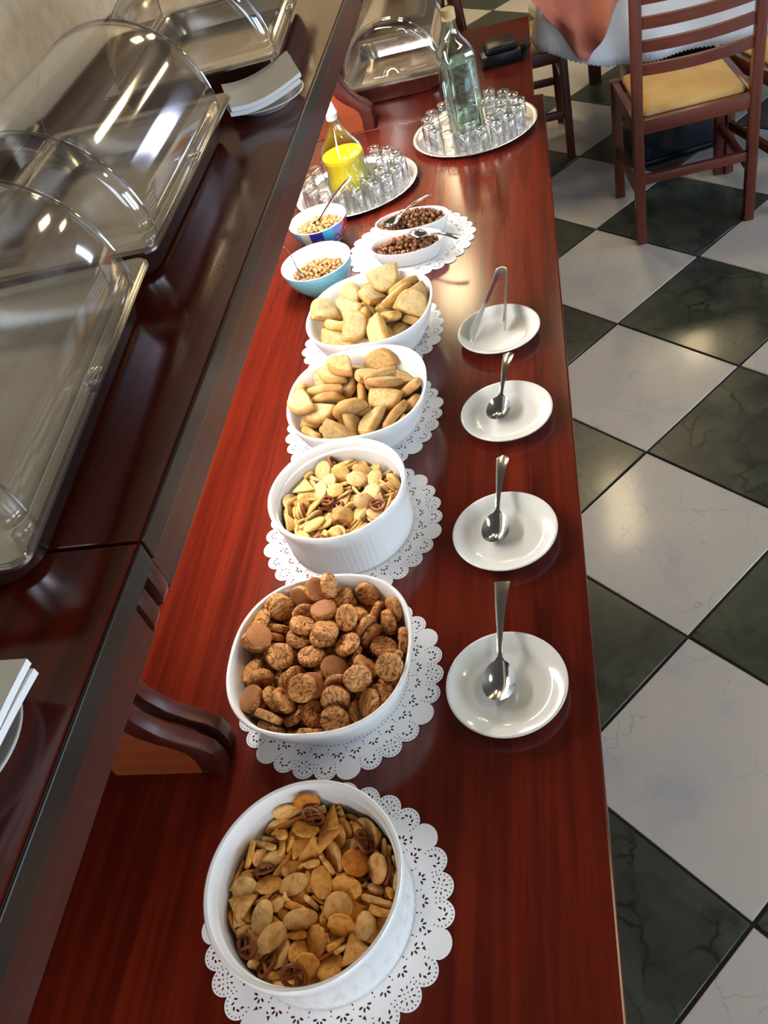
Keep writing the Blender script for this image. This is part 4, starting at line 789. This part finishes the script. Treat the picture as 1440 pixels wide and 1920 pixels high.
def rusk(a, b, t, mats, seed):
    """thick slice of a small loaf: domed outline, rounded edges, slightly bent"""
    r = random.Random(seed)
    ph = r.uniform(0, 6)
    pts = []
    for i in range(16):
        u = PI * i / 15
        pts.append((a * math.copysign(abs(math.cos(u)) ** .8, math.cos(u)) * (1 + .03 * math.sin(3 * u + ph)), b * (math.sin(u) ** .85 * (1 + .04 * math.sin(2 * u + ph)) - .42)))
    for i in range(1, 6):
        u = -1 + 2 * i / 6
        pts.append((a * u * .97, b * (-.42 - .07 * (1 - u * u))))
    mb = MB()
    L = []
    for sc_, z in ((.25, -.485), (.60, -.50), (.84, -.46), (.95, -.33), (1.0, -.12), (1.0, .12), (.95, .33), (.84, .46), (.60, .50), (.25, .485)):
        L.append([(x * sc_, (y - .03 * b) * sc_ + .03 * b, z * t * (1 - .12 * abs(x / a)) + .06 * t * math.cos(2.2 * x / a + ph) + r.uniform(-.0004, .0004)) for x, y in pts])
    mb.loops(L, mis=[1, 1, 0, 0, 0, 0, 0, 1, 1], cap0=True, cap1=True)
    return mb.mesh('rusk', mats, 75)
KR = {'r': [rusk(.034, .044, .018, ['rusk_crust', 'rusk_crumb'], s) for s in (1, 2, 3)]}
KP = {'R': [rusk(.037, .050, .0205, ['rusk_pale_crust', 'rusk_pale_crumb'], s) for s in (4, 5, 6)]}
INFO = {'d': ('round_cracker', 'round {} cracker in the {}', 'round crackers'), 'o': ('oval_cracker', 'oval {} cracker in the {}', 'oval crackers'),
        't': ('triangle_cracker', 'triangular {} cracker in the {}', 'triangular crackers'), 's': ('cracker_stick', 'short {} cracker stick in the {}', 'cracker sticks'),
        'h': ('octagon_cracker', 'eight-sided {} cracker in the {}', 'eight-sided crackers'), 'p': ('pretzel', 'small glossy brown pretzel in the {1}', 'small pretzels'),
        'a': ('fish_cracker', 'small fish-shaped {} cracker in the {}', 'fish-shaped crackers'), 'c': ('ginger_biscuit', 'brown ginger biscuit in the rounded-square bowl', 'ginger biscuits'),
        'r': ('rusk', 'brown rusk in the bowl beside the snack mix', 'brown rusks'), 'R': ('rusk', 'pale rusk in the bowl nearest the raisins', 'pale rusks')}
def colour_word(me):
    nm = me.materials[0].name
    return 'orange' if 'orange' in nm else 'pale' if 'pale' in nm else 'golden'
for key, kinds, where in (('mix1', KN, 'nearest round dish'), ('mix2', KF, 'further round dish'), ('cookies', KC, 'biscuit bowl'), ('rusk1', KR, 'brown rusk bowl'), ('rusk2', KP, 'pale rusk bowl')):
    bx, by = BOWL[key]
    hid = MB()
    hm = []
    rr = random.Random(len(key) * 7 + 1)
    for row in PILES[key].split(';'):
        kd, seen = row[0], row[1] == '1'
        q = [int(s_) for s_ in row[2:].split(',')]
        loc = Vector((bx + q[0] * 1e-4, by + q[1] * 1e-4, T + ZB + q[2] * 1e-4))
        Q = Quaternion([v_ / 100 for v_ in q[3:7]]).normalized()
        vs = kinds[kd]
        if kd == 'c' and (Q @ Vector((0, 0, 1))).z < 0 and rr.random() < .6:
            Q = Q @ Quaternion((1, 0, 0), PI)      # more biscuits show their cracked top
        me = vs[0] if kd != 'd' else vs[0] if rr.random() < .5 else vs[1] if rr.random() < .75 else vs[2]
        if kd != 'd':
            me = rr.choice(vs)
        if seen:
            nm, lb, gr = INFO[kd]
            o = link(nm, me, None, loc)
            o.rotation_mode = 'QUATERNION'
            o.rotation_quaternion = Q
            if kd in 'dothpas':
                o.scale = (1.12, 1.12, 1.06)
            cw = colour_word(me)
            view = (cam.matrix_world.translation - loc).normalized()
            d_ = (Q @ Vector((0, 0, 1))).dot(view)
            if kd == 'c':
                pose = 'cracked top up' if d_ > .55 else 'smooth base up' if d_ < -.55 else 'standing on edge'
            else:
                pose = 'facing up' if abs(d_) > .55 else 'on edge'
            lx, ly = loc.x - bx, loc.y - by
            rad = math.hypot(lx, ly)
            sector = ['right', 'far right', 'far', 'far left', 'left', 'front left', 'front', 'front right'][int(round(math.atan2(ly, lx) / (PI / 4))) % 8]
            place = 'in the middle' if rad < .04 else 'near its ' + sector + ' side'
            extra = ', ' + pose + ', ' + place
            tag(o, lb.format(cw, where) + extra, 'cracker' if kd in 'dothas' else 'pretzel' if kd == 'p' else 'biscuit' if kd == 'c' else 'rusk',
                (cw + ' ' if kd in 'dothas' else '') + gr + ' in the ' + where)
        else:
            X = Matrix.Translation(loc - Vector((bx, by, T))) @ Q.to_matrix().to_4x4()
            names = [m_.name for m_ in me.materials]
            idx = []
            for m_ in names:
                if m_ not in hm:
                    hm.append(m_)
                idx.append(hm.index(m_))
            b = len(hid.v)
            hid.v += [tuple(X @ v_.co) for v_ in me.vertices]
            for p_ in me.polygons:
                hid.f.append(tuple(b + i for i in p_.vertices))
                hid.m.append(idx[p_.material_index])
    o = link({'mix1': 'snack_mix_filling', 'mix2': 'snack_mix_filling', 'cookies': 'biscuit_filling', 'rusk1': 'rusk_filling', 'rusk2': 'rusk_filling'}[key],
             hid.mesh('filling', hm, 50, recalc=False, merge=False), None, (bx, by, T))
    o['kind'] = 'stuff'
    tag(o, {'mix1': 'lower layers of the golden snack mix in the nearest round dish', 'mix2': 'lower layers of the pale snack mix in the further round dish', 'cookies': 'lower layers of brown ginger biscuits in the bowl',
            'rusk1': 'lower layers of brown rusks in their bowl', 'rusk2': 'lower layers of pale rusks in their bowl'}[key], 'snacks')

# ------------------------------------------------------------------ plates, spoons, tongs
pl_prof = [(.0, .003), (.046, .003), (.049, .0), (.053, .0005), (.056, .0045), (.068, .010), (.080, .0155), (.0848, .0185), (.0850, .0200), (.0838, .0208), (.0810, .0195), (.0725, .0160), (.0640, .0105), (.0585, .0078), (.052, .0068), (.0, .0065)]
plate_me = MB().lathe(pl_prof, 72).mesh('plate', 'plate_ceramic', 60)
PL = [(-.1208, .6413, 'white plate nearest the camera with a long-handled spoon on it'), (-.1217, .9261, 'white plate with a spoon beside the further snack dish'),
      (-.1172, 1.2228, 'white plate with a spoon beside the brown rusks'), (-.1316, 1.4854, 'white plate with steel tongs on it')]
for x, y, lb in PL:
    tag(link('plate', plate_me, None, (x, y, T)), lb, 'plate', 'small white plates along the counter edge')

def spoon(label, tip, end, scale=1.0, bowl_dip=.0, flip=False, roll=0.0, square=False, group='serving spoons'):
    """spoon from the tip of its bowl to the end of its handle; origin at the tip"""
    tip, end = Vector(tip), Vector(end)
    L = (end - tip).length
    bl = .060 * scale
    hw = .0222 * scale
    def width(s):
        if s < bl:
            u = s / bl
            return hw * max(.02, math.sqrt(max(0, 1 - (2 * (u ** .85) - 1) ** 2))) if u < .93 else .0055 * scale + (.003 * scale) * (1 - (u - .93) / .07)
        u = (s - bl) / (L - bl)
        e = .0115 * scale
        wv = .0035 * scale + (e - .0035 * scale) * max(0, (u - .12) / .88) ** 1.3
        if not square and u > .93:
            wv *= math.sqrt(max(.03, 1 - ((u - .93) / .07) ** 2))
        return wv
    def mid(s):
        u = s / L
        arch = .010 * scale * math.sin(PI * max(0, (s - bl) / (L - bl)) * .9) if s > bl else 0
        return arch
    def depth(s):
        return .0105 * scale * math.sin(PI * min(1, s / bl)) if s < bl else 0
    def build(sa, sb, n_):
        top, bot = [], []
        for i in range(n_ + 1):
            s_ = sa + (sb - sa) * i / n_
            wv, dp, md = width(s_), depth(s_), mid(s_)
            tr, br = [], []
            for k in range(9):
                q = -1 + 2 * k / 8
                z = md - dp * (1 - q * q) * (-1 if flip else 1)
                if s_ > bl:
                    z += .0010 * scale * (1 - q * q)
                tr.append((q * wv, s_, z))
                br.append((q * wv, s_, z - .0016))
            top.append(tr)
            bot.append(br)
        loops = [a + b[::-1] for a, b in zip(top, bot)]
        return MB().loops(loops, cap0=True, cap1=True)
    t = thing('spoon', label, 'spoon', tip, 0, group)
    d = (end - tip).normalized()
    xax = d.cross(Vector((0, 0, 1))).normalized()
    R = Matrix((xax, d, xax.cross(d))).transposed()
    t.rotation_euler = (R @ Matrix.Rotation(roll, 3, 'Y')).to_euler()
    part('spoon_bowl', build(.0004, bl * .97, 18), 'cutlery_steel', t, 60)
    part('handle', build(bl * .97, L, 22), 'cutlery_steel', t, 60)
    return t
spoon('steel serving spoon with a square handle end on the nearest plate', (-.132, .614, T + .0195), (-.1232, .806, T + .034), 1.05, square=True)
spoon('steel serving spoon on the second plate beside the snack dish', (-.139, .902, T + .0195), (-.1205, 1.083, T + .034), 1.02)
spoon('steel serving spoon on the third plate beside the brown rusks', (-.136, 1.201, T + .0195), (-.1075, 1.371, T + .036), 1.0)

# tongs lying on edge, tips on the fourth plate
t = thing('tongs', 'steel serving tongs lying open on the furthest white plate', 'tongs', (-.13, 1.52, T + .02))
off = Vector((-.13, 1.52, T + .02))
def strip(path, heights, th_, tx=0):
    L = []
    P = [Vector(p) for p in path]
    for i, p in enumerate(P):
        d = (P[min(i + 1, len(P) - 1)] - P[max(i - 1, 0)]).normalized()
        nrm = Vector((d.y, -d.x, 0)).normalized() * th_ / 2
        h = Vector((0, 0, heights[i] / 2))
        L.append([tuple(p + nrm - h), tuple(p + nrm + h), tuple(p - nrm + h), tuple(p - nrm - h)])
    return MB().loops(L, cap0=True, cap1=True)
hx, hy = -.119, 1.628
armL = [(-.187 + (hx - .011 + .187) * k / 10, 1.468 + (hy - 1.468) * k / 10, T + .0225 + .034 * k / 10) for k in range(11)]
armR = [(-.119 + (hx + .011 + .119) * k / 10, 1.487 + (hy - 1.487) * k / 10, T + .0215 + .035 * k / 10) for k in range(11)]
hinge = [(hx - .011 * math.cos(PI * k / 8), hy + .012 * math.sin(PI * k / 8), T + .0565) for k in range(9)]
sub = lambda pts: [tuple(Vector(p) - off) for p in pts]
part('arm', strip(sub(armL), [.026, .027, .025, .020, .016, .014, .014, .014, .015, .017, .020], .0030), 'tong_steel', t, 40)
part('arm', strip(sub(armR), [.024, .024, .022, .018, .015, .014, .014, .014, .015, .017, .020], .0030), 'tong_steel', t, 40)
part('spring_bend', strip(sub(hinge), [.020] * 9, .0026), 'tong_steel', t, 40)

# ------------------------------------------------------------------ peanut bowls, raisin dishes
def small_bowl(name, label, x, y, R, h, outer):
    s = R / .087
    prof = [(.0, .004), (.040 * s, .004), (.043 * s, .0), (.047 * s, .0), (.052 * s, .008), (.070 * s, .026), (.082 * s, .050), (.0865 * s, h - .001), (.0860 * s, h), (.0835 * s, h), (.0825 * s, h - .002), (.078 * s, .050), (.066 * s, .029), (.046 * s, .013), (.0, .010)]
    mis = [1 if i < 7 else 0 for i in range(len(prof) - 1)]
    tag(link(name, MB().lathe(prof, 64, mis=mis).mesh(name, ['ceramic', outer], 60), None, (x, y, T)), label, 'bowl', 'small bowls of peanuts')
small_bowl('peanut_bowl', 'turquoise ceramic bowl of peanuts with a spoon standing in it', -.561, 1.795, .087, .074, 'turquoise_glaze')
small_bowl('peanut_bowl', 'patchwork-coloured ceramic bowl of peanuts by the tray of yellow juice', -.590, 2.010, .077, .072, 'patchwork_glaze')

def blob_ico(mb, loc, rx, ry, rz, rot, r, sub=1, rough=0.0):
    bm = bmesh.new()
    bmesh.ops.create_icosphere(bm, subdivisions=sub, radius=1)
    X = Matrix.Translation(loc) @ rot.to_matrix().to_4x4()
    b = len(mb.v)
    for v_ in bm.verts:
        k = 1 + r.uniform(-rough, rough)
        mb.v.append(tuple(X @ Vector((v_.co.x * rx * k, v_.co.y * ry * k, v_.co.z * rz * k))))
    bm.verts.index_update()
    for f_ in bm.faces:
        mb.f.append(tuple(b + v_.index for v_ in f_.verts))
        mb.m.append(0)
    bm.free()
def heap(name, label, cat, x, y, a, b, z0, hgt, size, mt, seed, aspect=1.5, rough=0.0, layers=3):
    r = random.Random(seed)
    mb = MB()
    for k in range(layers):
        st = size * 1.75
        nx, ny = int(a / st) + 1, int(b / st) + 1
        for i in range(-nx, nx + 1):
            for j in range(-ny, ny + 1):
                px, py = (i + (j % 2) * .5 + r.uniform(-.3, .3)) * st, (j + r.uniform(-.3, .3)) * st * .9
                e = (px / a) ** 2 + (py / b) ** 2
                if e > 1:
                    continue
                pz = z0 + hgt * (1 - e) * (1 if layers == 1 else k / (layers - 1)) + k * size * .55 + r.uniform(-.2, .25) * size
                q = Quaternion((r.gauss(0, 1), r.gauss(0, 1), r.gauss(0, 1), r.gauss(0, 1))).normalized()
                s_ = size * r.uniform(.85, 1.15)
                blob_ico(mb, Vector((px, py, pz)), s_ * aspect * .72, s_ * .72, s_ * .70, q, r, 1, rough)
    o = link(name, mb.mesh(name, mt, 80 if rough == 0 else 50, recalc=False, merge=False), None, (x, y, T))
    o['kind'] = 'stuff'
    tag(o, label, cat)
heap('peanuts', 'roasted peanuts filling the turquoise bowl', 'peanuts', -.561, 1.795, .068, .068, .030, .012, .0068, 'peanut', 3)
heap('peanuts', 'roasted peanuts filling the patchwork bowl', 'peanuts', -.590, 2.010, .064, .064, .036, .014, .0068, 'peanut', 5)
dish_prof = [(.0, .004), (.62, .004), (.70, .0), (.76, .0), (.84, .006), (.94, .024), (1.0, .0415), (.995, .0435), (.965, .0430), (.90, .024), (.78, .011), (.0, .009)]
def dish(label, x, y, a, b, rz):
    L = [[(a * r * math.cos(t_), b * r * math.sin(t_), z) for t_ in [2 * PI * i / 64 for i in range(64)]] for r, z in dish_prof]
    tag(link('oval_dish', MB().loops(L).mesh('oval_dish', 'ceramic', 60), None, (x, y, T + ZB), rz), label, 'dish', 'oval dishes of raisins')
dish('oval white dish of raisins in front, nearer the pale rusks', -.350, 1.862, .090, .056, -.02)
dish('oval white dish of raisins behind, nearer the silver trays', -.345, 1.973, .094, .053, -.02)
heap('raisins', 'dark raisins heaped in the front oval dish', 'raisins', -.350, 1.862, .076, .045, .024, .018, .0074, 'raisin', 8, 1.3, .16)
heap('raisins', 'dark raisins heaped in the rear oval dish', 'raisins', -.345, 1.973, .082, .044, .026, .024, .0074, 'raisin', 9, 1.3, .16)
spoon('teaspoon resting in the rear dish of raisins, handle pointing to the trays', (-.405, 1.925, T + .062), (-.292, 2.020, T + .072), .78, group='teaspoons in small dishes')
spoon('upturned teaspoon lying across the front dish of raisins', (-.338, 1.868, T + .064), (-.215, 1.806, T + .058), .78, flip=True, group='teaspoons in small dishes')
spoon('teaspoon leaning in the patchwork peanut bowl, handle over the juice tray', (-.620, 1.985, T + .046), (-.497, 2.105, T + .118), .80, group='teaspoons in small dishes')
spoon('thin teaspoon standing upright in the turquoise peanut bowl', (-.590, 1.775, T + .038), (-.655, 1.850, T + .108), .72, roll=1.2, group='teaspoons in small dishes')

# ------------------------------------------------------------------ silver trays, bottles and glasses
tray_prof = [(.0, .0012), (.135, .0012), (.150, .0), (.156, .001), (.170, .0095), (.180, .0130), (.1815, .0150), (.1795, .0160), (.1690, .0120), (.1620, .0085), (.1560, .0045), (.150, .0038), (.0, .0036)]
def silver(label, x, y, k):
    tag(link('silver_tray', MB().lathe([(r * k, z) for r, z in tray_prof], 96).mesh('silver_tray', 'silver', 60), None, (x, y, T)), label, 'tray', 'round silver trays of upturned glasses')
WT, YT = (-.203, 2.510), (-.534, 2.285)
silver('round silver tray holding the tall water bottle and upturned glasses', *WT, 1.0)
silver('round silver tray holding the yellow juice carafe and upturned glasses', *YT, .975)
gp = [(.0195, .0), (.0205, .0005), (.0200, .020), (.0178, .052), (.0170, .056), (.0150, .0575), (.0, .0572), (.0, .0440), (.0135, .0440), (.0160, .040), (.0185, .018), (.0188, .001)]
glass_me = MB().lathe(gp + [gp[0]], 24).mesh('shot_glass', 'drinking_glass', 50)
def glasses(ctr, blk, label, group, seed):
    r = random.Random(seed)
    for rad, n_, ph in ((.132, 17, .1), (.085, 10, .3)):
        for i in range(n_):
            a = 2 * PI * i / n_ + ph
            x, y = ctr[0] + rad * math.cos(a) + r.uniform(-.003, .003), ctr[1] + rad * math.sin(a) + r.uniform(-.003, .003)
            if math.hypot(x - blk[0], y - blk[1]) < blk[2]:
                continue
            dx, dy = x - blk[0], y - blk[1]
            side = 'to the left of' if dx < -abs(dy) else 'to the right of' if dx > abs(dy) else 'behind' if dy > 0 else 'in front of'
            row = 'outer-row' if rad > .1 else 'inner-row'
            tag(link('shot_glass', glass_me, None, (x, y, T + .0039), r.uniform(0, 3)), label.format(row, side), 'glass', group)
WB, YB = (-.222, 2.515), (-.548, 2.285)
glasses(WT, (*WB, .083), 'small upturned {} glass on the silver tray {} the water bottle', 'upturned glasses around the water bottle', 2)
glasses(YT, (*YB, .086), 'small upturned {} glass on the silver tray {} the juice carafe', 'upturned glasses around the juice carafe', 6)

# square water bottle
t = thing('water_bottle', 'tall square clear glass bottle of water with a cream cap', 'bottle', (*WB, T + .0039), math.radians(24))
def sqring(a, r, z, k=4):
    return [(x, y, z) for x, y in rrect(a, a, r, k)]
outer = [(.036, .008, .0), (.044, .012, .003), (.045, .012, .012), (.045, .012, .205), (.043, .016, .222), (.036, .022, .240), (.026, .0255, .256), (.0185, .0183, .272), (.0165, .0163, .292), (.0172, .0170, .296), (.0172, .0170, .302)]
inner = [(.0145, .0143, .302), (.0140, .0138, .285), (.016, .0158, .270), (.0235, .0230, .254), (.033, .020, .238), (.0400, .014, .220), (.0420, .010, .204), (.0420, .010, .012), (.038, .008, .008)]
part('glass_body', MB().loops([sqring(*q) for q in outer + inner], cap0=True, cap1=True), 'bottle_glass', t, 50)
part('water_fill', MB().loops([sqring(*q) for q in ((.0375, .008, .0085), (.0415, .0098, .0125), (.0415, .0098, .196))], cap0=True, cap1=True), 'water', t, 50)
part('cap', MB().lathe([(.0, .302), (.0185, .302), (.0190, .304), (.0190, .326), (.0180, .3285), (.0, .329)], 28), 'cork_cap', t, 50)
# juice carafe
t = thing('juice_carafe', 'clear round carafe of bright yellow juice with a white stopper', 'carafe', (*YB, T + .0039))
cp = [(.0, .0), (.052, .0), (.060, .004), (.064, .018), (.0635, .034), (.0590, .052), (.0570, .070), (.0580, .086), (.0605, .100), (.0610, .110), (.0570, .122), (.0470, .137), (.0340, .154), (.0245, .172), (.0195, .190), (.0180, .206), (.0195, .209), (.0195, .213), (.0165, .213), (.0160, .190), (.0220, .170), (.0315, .152), (.0445, .135), (.0545, .121), (.0585, .109), (.0555, .086), (.0545, .070), (.0565, .052), (.0610, .034), (.0615, .018), (.0575, .008), (.0, .006)]
part('glass_body', MB().lathe(cp, 48), 'bottle_glass', t, 60)
part('juice_fill', MB().lathe([(.0, .0065), (.0570, .0085), (.0608, .018), (.0604, .034), (.0560, .052), (.0540, .070), (.0550, .086), (.0575, .100), (.0578, .106), (.0, .106)], 48), 'juice', t, 50)
part('stopper', MB().lathe([(.0, .200), (.0155, .200), (.0160, .214), (.0185, .216), (.0150, .226), (.0120, .240), (.0085, .252), (.0, .256)], 24), 'white_cap', t, 50)

# black box and folder on the far counter
t = thing('black_box', 'low black box with an open slanted lid on the far counter end', 'box', (-.118, 3.02, T), .12)
part('body', MB().box(-.075, .055, -.055, .055, 0, .040), 'black_plastic', t, 40, .004)
part('lid', MB().prism([(-.060, .0405), (.045, .0405), (.040, .062), (-.050, .058)], -.045, .050, 'y'), 'black_leather', t, 40, .004)
part('flap', MB().prism([(.055, .010), (.085, .045), (.089, .043), (.060, .006)], -.050, .050, 'y'), 'black_leather', t, 40)

# ------------------------------------------------------------------ napkins on plates, on the shelf
big_plate = MB().lathe([(r * 1.0, z) for r, z in pl_prof], 64).mesh('plate', 'plate_ceramic', 60)
def napkins(px, py, rz, k, plabel, labels, bend):
    tag(link('plate', big_plate, None, (px, py, SHZ)), plabel, 'plate', 'napkin plates on the shelf')
    for i, lb in enumerate(labels):
        mb = MB()
        n_ = 14
        h = .078 * k
        th_ = .0085
        top, bot = [], []
        for a in range(n_ + 1):
            tr, br = [], []
            for b in range(n_ + 1):
                x, y = h * (-1 + 2 * a / n_), h * (-1 + 2 * b / n_)
                z = .0225 + i * .0096 + bend * (max(0.0, x / h + .1) ** 2 * .017 + max(0.0, -x / h) ** 2 * .003) + bend * .003 * (1 + math.sin(3 * x / h)) + .0015 * math.sin(30 * y)
                tr.append((x, y, z + th_))
                br.append((x, y, z))
            top.append(tr); bot.append(br)
        v = [p for r_ in top for p in r_] + [p for r_ in bot for p in r_]
        w_ = n_ + 1
        f = []
        for a in range(n_):
            for b in range(n_):
                q = (a * w_ + b, (a + 1) * w_ + b, (a + 1) * w_ + b + 1, a * w_ + b + 1)
                f += [q, tuple(x + w_ * w_ for x in q)[::-1]]
        for a in range(n_):
            for (i0, i1) in ((a, a + 1), ((n_) * w_ + a, n_ * w_ + a + 1)):
                f.append((i0, i1, i1 + w_ * w_, i0 + w_ * w_))
            for (i0, i1) in ((a * w_, (a + 1) * w_), (a * w_ + n_, (a + 1) * w_ + n_)):
                f.append((i0, i1, i1 + w_ * w_, i0 + w_ * w_))
        me = mb.add(v, f).mesh('folded_napkin', 'napkin_paper', 60)
        tag(link('folded_napkin', me, None, (px, py, SHZ), rz + .06 * i), lb, 'napkin', 'folded napkins on the shelf')
napkins(-.560, 1.828, .30, 1.0, 'white plate under napkins between two domed trays', ('lower folded white napkin on the far shelf plate', 'top curled white napkin on the far shelf plate'), 1.0)
napkins(-.590, .336, -.12, 1.0, 'white plate under napkins at the near end of the shelf', ('lower folded white napkin on the near shelf plate', 'top folded white napkin on the near shelf plate'), .25)

# ------------------------------------------------------------------ chairs
def chair(label, loc, rz):
    """origin between the rear legs at floor level, facing +y"""
    t = thing('dining_chair', label, 'chair', loc, rz, 'wooden ladder-back dining chairs')
    W, D, s = .188, .375, .017
    for sx in (-1, 1):
        x = sx * W
        path = [(-s, 0), (s, 0), (s, .46), (-.030 + s, .98), (-.030 - s + .004, .98), (-s, .46)]
        part('back_post', MB().prism(path, x - s, x + s, 'x'), 'chair_wood', t, 40, .004)
        part('front_leg', MB().box(x - s, x + s, D - s, D + s, 0, .452), 'chair_wood', t, 40, .004)
        part('side_rail', MB().box(x - .012, x + .012, s, D - s, .402, .450), 'chair_wood_cross', t, 40, .002)
        part('side_stretcher', MB().box(x - .010, x + .010, s, D - s, .175, .205), 'chair_wood_cross', t, 40, .002)
    part('rear_rail', MB().box(-W + s, W - s, -.012, .012, .404, .452), 'chair_wood_cross', t, 40, .002)
    part('front_rail', MB().box(-W + s, W - s, D - .012, D + .012, .402, .450), 'chair_wood_cross', t, 40, .002)
    part('rear_stretcher', MB().box(-W + s, W - s, -.010, .010, .226, .258), 'chair_wood_cross', t, 40, .002)
    part('front_stretcher', MB().box(-W + s, W - s, D - .010, D + .010, .300, .330), 'chair_wood_cross', t, 40, .002)
    for z0, z1 in ((.597, .630), (.668, .701), (.737, .770), (.808, .842), (.885, .945)):
        y = -.030 * (z0 - .46) / .52
        L = []
        for k in range(13):
            u = -1 + k / 6
            x = u * (W - s + .002)
            b = y - .026 * (1 - u * u)
            L.append([(x, b - .008, z0), (x, b + .008, z0), (x, b + .008, z1), (x, b - .008, z1)])
        part('back_slat', MB().loops(L, cap0=True, cap1=True), 'chair_wood_cross', t, 40)
    cu = [[(x, y + D / 2 + .004, z) for x, y in rrect(W - .020 - d, D / 2 - .018 - d, .02)] for d, z in ((.004, .446), (.0, .450), (.0, .458), (.006, .468), (.03, .474), (.09, .476))]
    part('seat_cushion', MB().loops(cu, cap0=True, cap1=True), 'seat_fabric', t, 50)
    return t
chair('wooden ladder-back chair with a cream seat, its back to the camera', (.477, 2.9586, 0), math.radians(6.2))
chair('wooden chair at the dining table end behind the counter, half hidden by tablecloth', (-.305, 3.905, 0), math.radians(-86))
chair('wooden chair at the right edge of the picture, beside the ladder-back chair', (.962, 3.062, 0), math.radians(20))

# ------------------------------------------------------------------ dining table with cloths
tx0, tx1, ty0, ty1, TZ = .03, 1.30, 3.54, 4.60, .75
t = thing('dining_table', 'dark wooden dining table hidden under white and salmon cloths', 'table', ((tx0 + tx1) / 2, (ty0 + ty1) / 2, 0))
cx, cyy = (tx0 + tx1) / 2, (ty0 + ty1) / 2
hw_, hl_ = (tx1 - tx0) / 2, (ty1 - ty0) / 2
part('table_top', MB().box(-hw_, hw_, -hl_, hl_, TZ - .03, TZ), 'mahogany_dark', t, 40, .004)
for lx, ly in ((.24, 4.50), (1.18, 4.50), (.72, 3.76), (1.20, 3.76)):
    part('leg', MB().box(lx - cx - .03, lx - cx + .03, ly - cyy - .03, ly - cyy + .03, 0, TZ - .03), 'mahogany_dark', t, None, .004)
# white cloth: flat top plus a folded skirt with a pinked hem
def cloth():
    mb = MB()
    per = rrect(hw_ + .006, hl_ + .006, .03, 5)
    P = [Vector((x, y, 0)) for x, y in per]
    # resample the outline
    pts = []
    seglen = [(P[(i + 1) % len(P)] - P[i]).length for i in range(len(P))]
    tot = sum(seglen)
    n_ = 640
    i, acc = 0, 0.0
    for k in range(n_):
        d = tot * k / n_
        while acc + seglen[i] < d:
            acc += seglen[i]; i += 1
        q = P[i].lerp(P[(i + 1) % len(P)], (d - acc) / seglen[i])
        pts.append((q, d))
    L = []
    rows = 9
    for r_ in range(rows + 1):
        v_ = r_ / rows
        ring = []
        for k, (q, d) in enumerate(pts):
            nx = Vector((q.x / hw_, q.y / hl_, 0))
            if abs(nx.x) > abs(nx.y):
                nrm = Vector((math.copysign(1, nx.x), 0, 0))
            else:
                nrm = Vector((0, math.copysign(1, nx.y), 0))
            corner = max(0, (min(abs(nx.x), abs(nx.y)) - .80) / .2)
            nd = (nrm + Vector((math.copysign(1, q.x), math.copysign(1, q.y), 0)) * corner * .7).normalized()
            fold = .5 + .5 * math.sin(d * 21 + 1.1 * math.sin(d * 5))
            outw = v_ * (.022 + .036 * fold * v_ + .012 * corner)
            left = max(0.0, min(1.0, (-hw_ + .22 - q.x) / .22))
            drop = .325 - .105 * left
            z = TZ + .0035 - drop * v_
            if r_ == rows:
                z -= .006 * (k % 2)
            p = q + nd * outw
            ring.append((p.x, p.y, z))
        L.append(ring)
    mb.loops(L, cap0=True)
    me = mb.mesh('tablecloth', 'white_cloth', 60)
    o = link('tablecloth', me, None, (cx, cyy, 0))
    md = o.modifiers.new('thickness', 'SOLIDIFY'); md.thickness = .0012; md.offset = 1
    return tag(o, 'white pinked-edge tablecloth hanging over the dining table', 'tablecloth')
cloth()
# salmon overlay: a diamond whose corner hangs over the near edge
def overlay():
    mb = MB()
    px = .165 - cx
    w_ = .245
    n_ = 40
    zt = TZ + .0065
    yb_ = -hl_ - .008
    top = [[], []]
    L = []
    for r_ in range(-6, 13):
        ring = []
        for k in range(n_ + 1):
            u = -1 + 2 * k / n_
            if r_ <= 0:
                hwid = w_ * (1 + .16 * r_ * -1)
                y = yb_ - .010 + (-r_) * .055 if r_ < 0 else yb_ - .012
                ring.append((px + u * hwid, y, zt + (0.0 if r_ < 0 else -.001)))
            else:
                v_ = r_ / 12
                full = .275 * (1 - abs(u) ** 1.15)
                d = full * v_
                fold = math.sin(u * 11.5 + .6) * .024 * v_
                x = px + u * w_ * (1 - .25 * v_)
                ring.append((x, yb_ - .062 * min(1, v_ * 1.6) - .03 * (1 - abs(u)) * v_ + fold * 1.2, zt - d))
        L.append(ring)
    v = [p for r_ in L for p in r_]
    m_ = n_ + 1
    f = [(a * m_ + b, a * m_ + b + 1, (a + 1) * m_ + b + 1, (a + 1) * m_ + b) for a in range(len(L) - 1) for b in range(n_)]
    me = mb.add(v, f).mesh('table_overlay', 'salmon_cloth', 60)
    o = link('table_overlay', me, None, (cx, cyy, 0))
    md = o.modifiers.new('thickness', 'SOLIDIFY'); md.thickness = .0012; md.offset = 0
    return tag(o, 'salmon pink overlay cloth with its corner hanging over the white tablecloth', 'tablecloth')
overlay()
# glossy dark box on the floor under the table
t = thing('floor_box', 'glossy dark navy box on the floor under the ladder-back chair', 'box', (.475, 3.66, 0), .25)
part('body', MB().box(-.145, .145, -.13, .13, .0, .36), 'navy_gloss', t, 40, .008)
part('lid', MB().box(-.150, .150, -.135, .135, .3605, .385), 'navy_gloss', t, 40, .006)
part('kick_strip', MB().box(-.146, .146, -.138, -.1305, .012, .030), 'black_plastic', t, 40, .002)
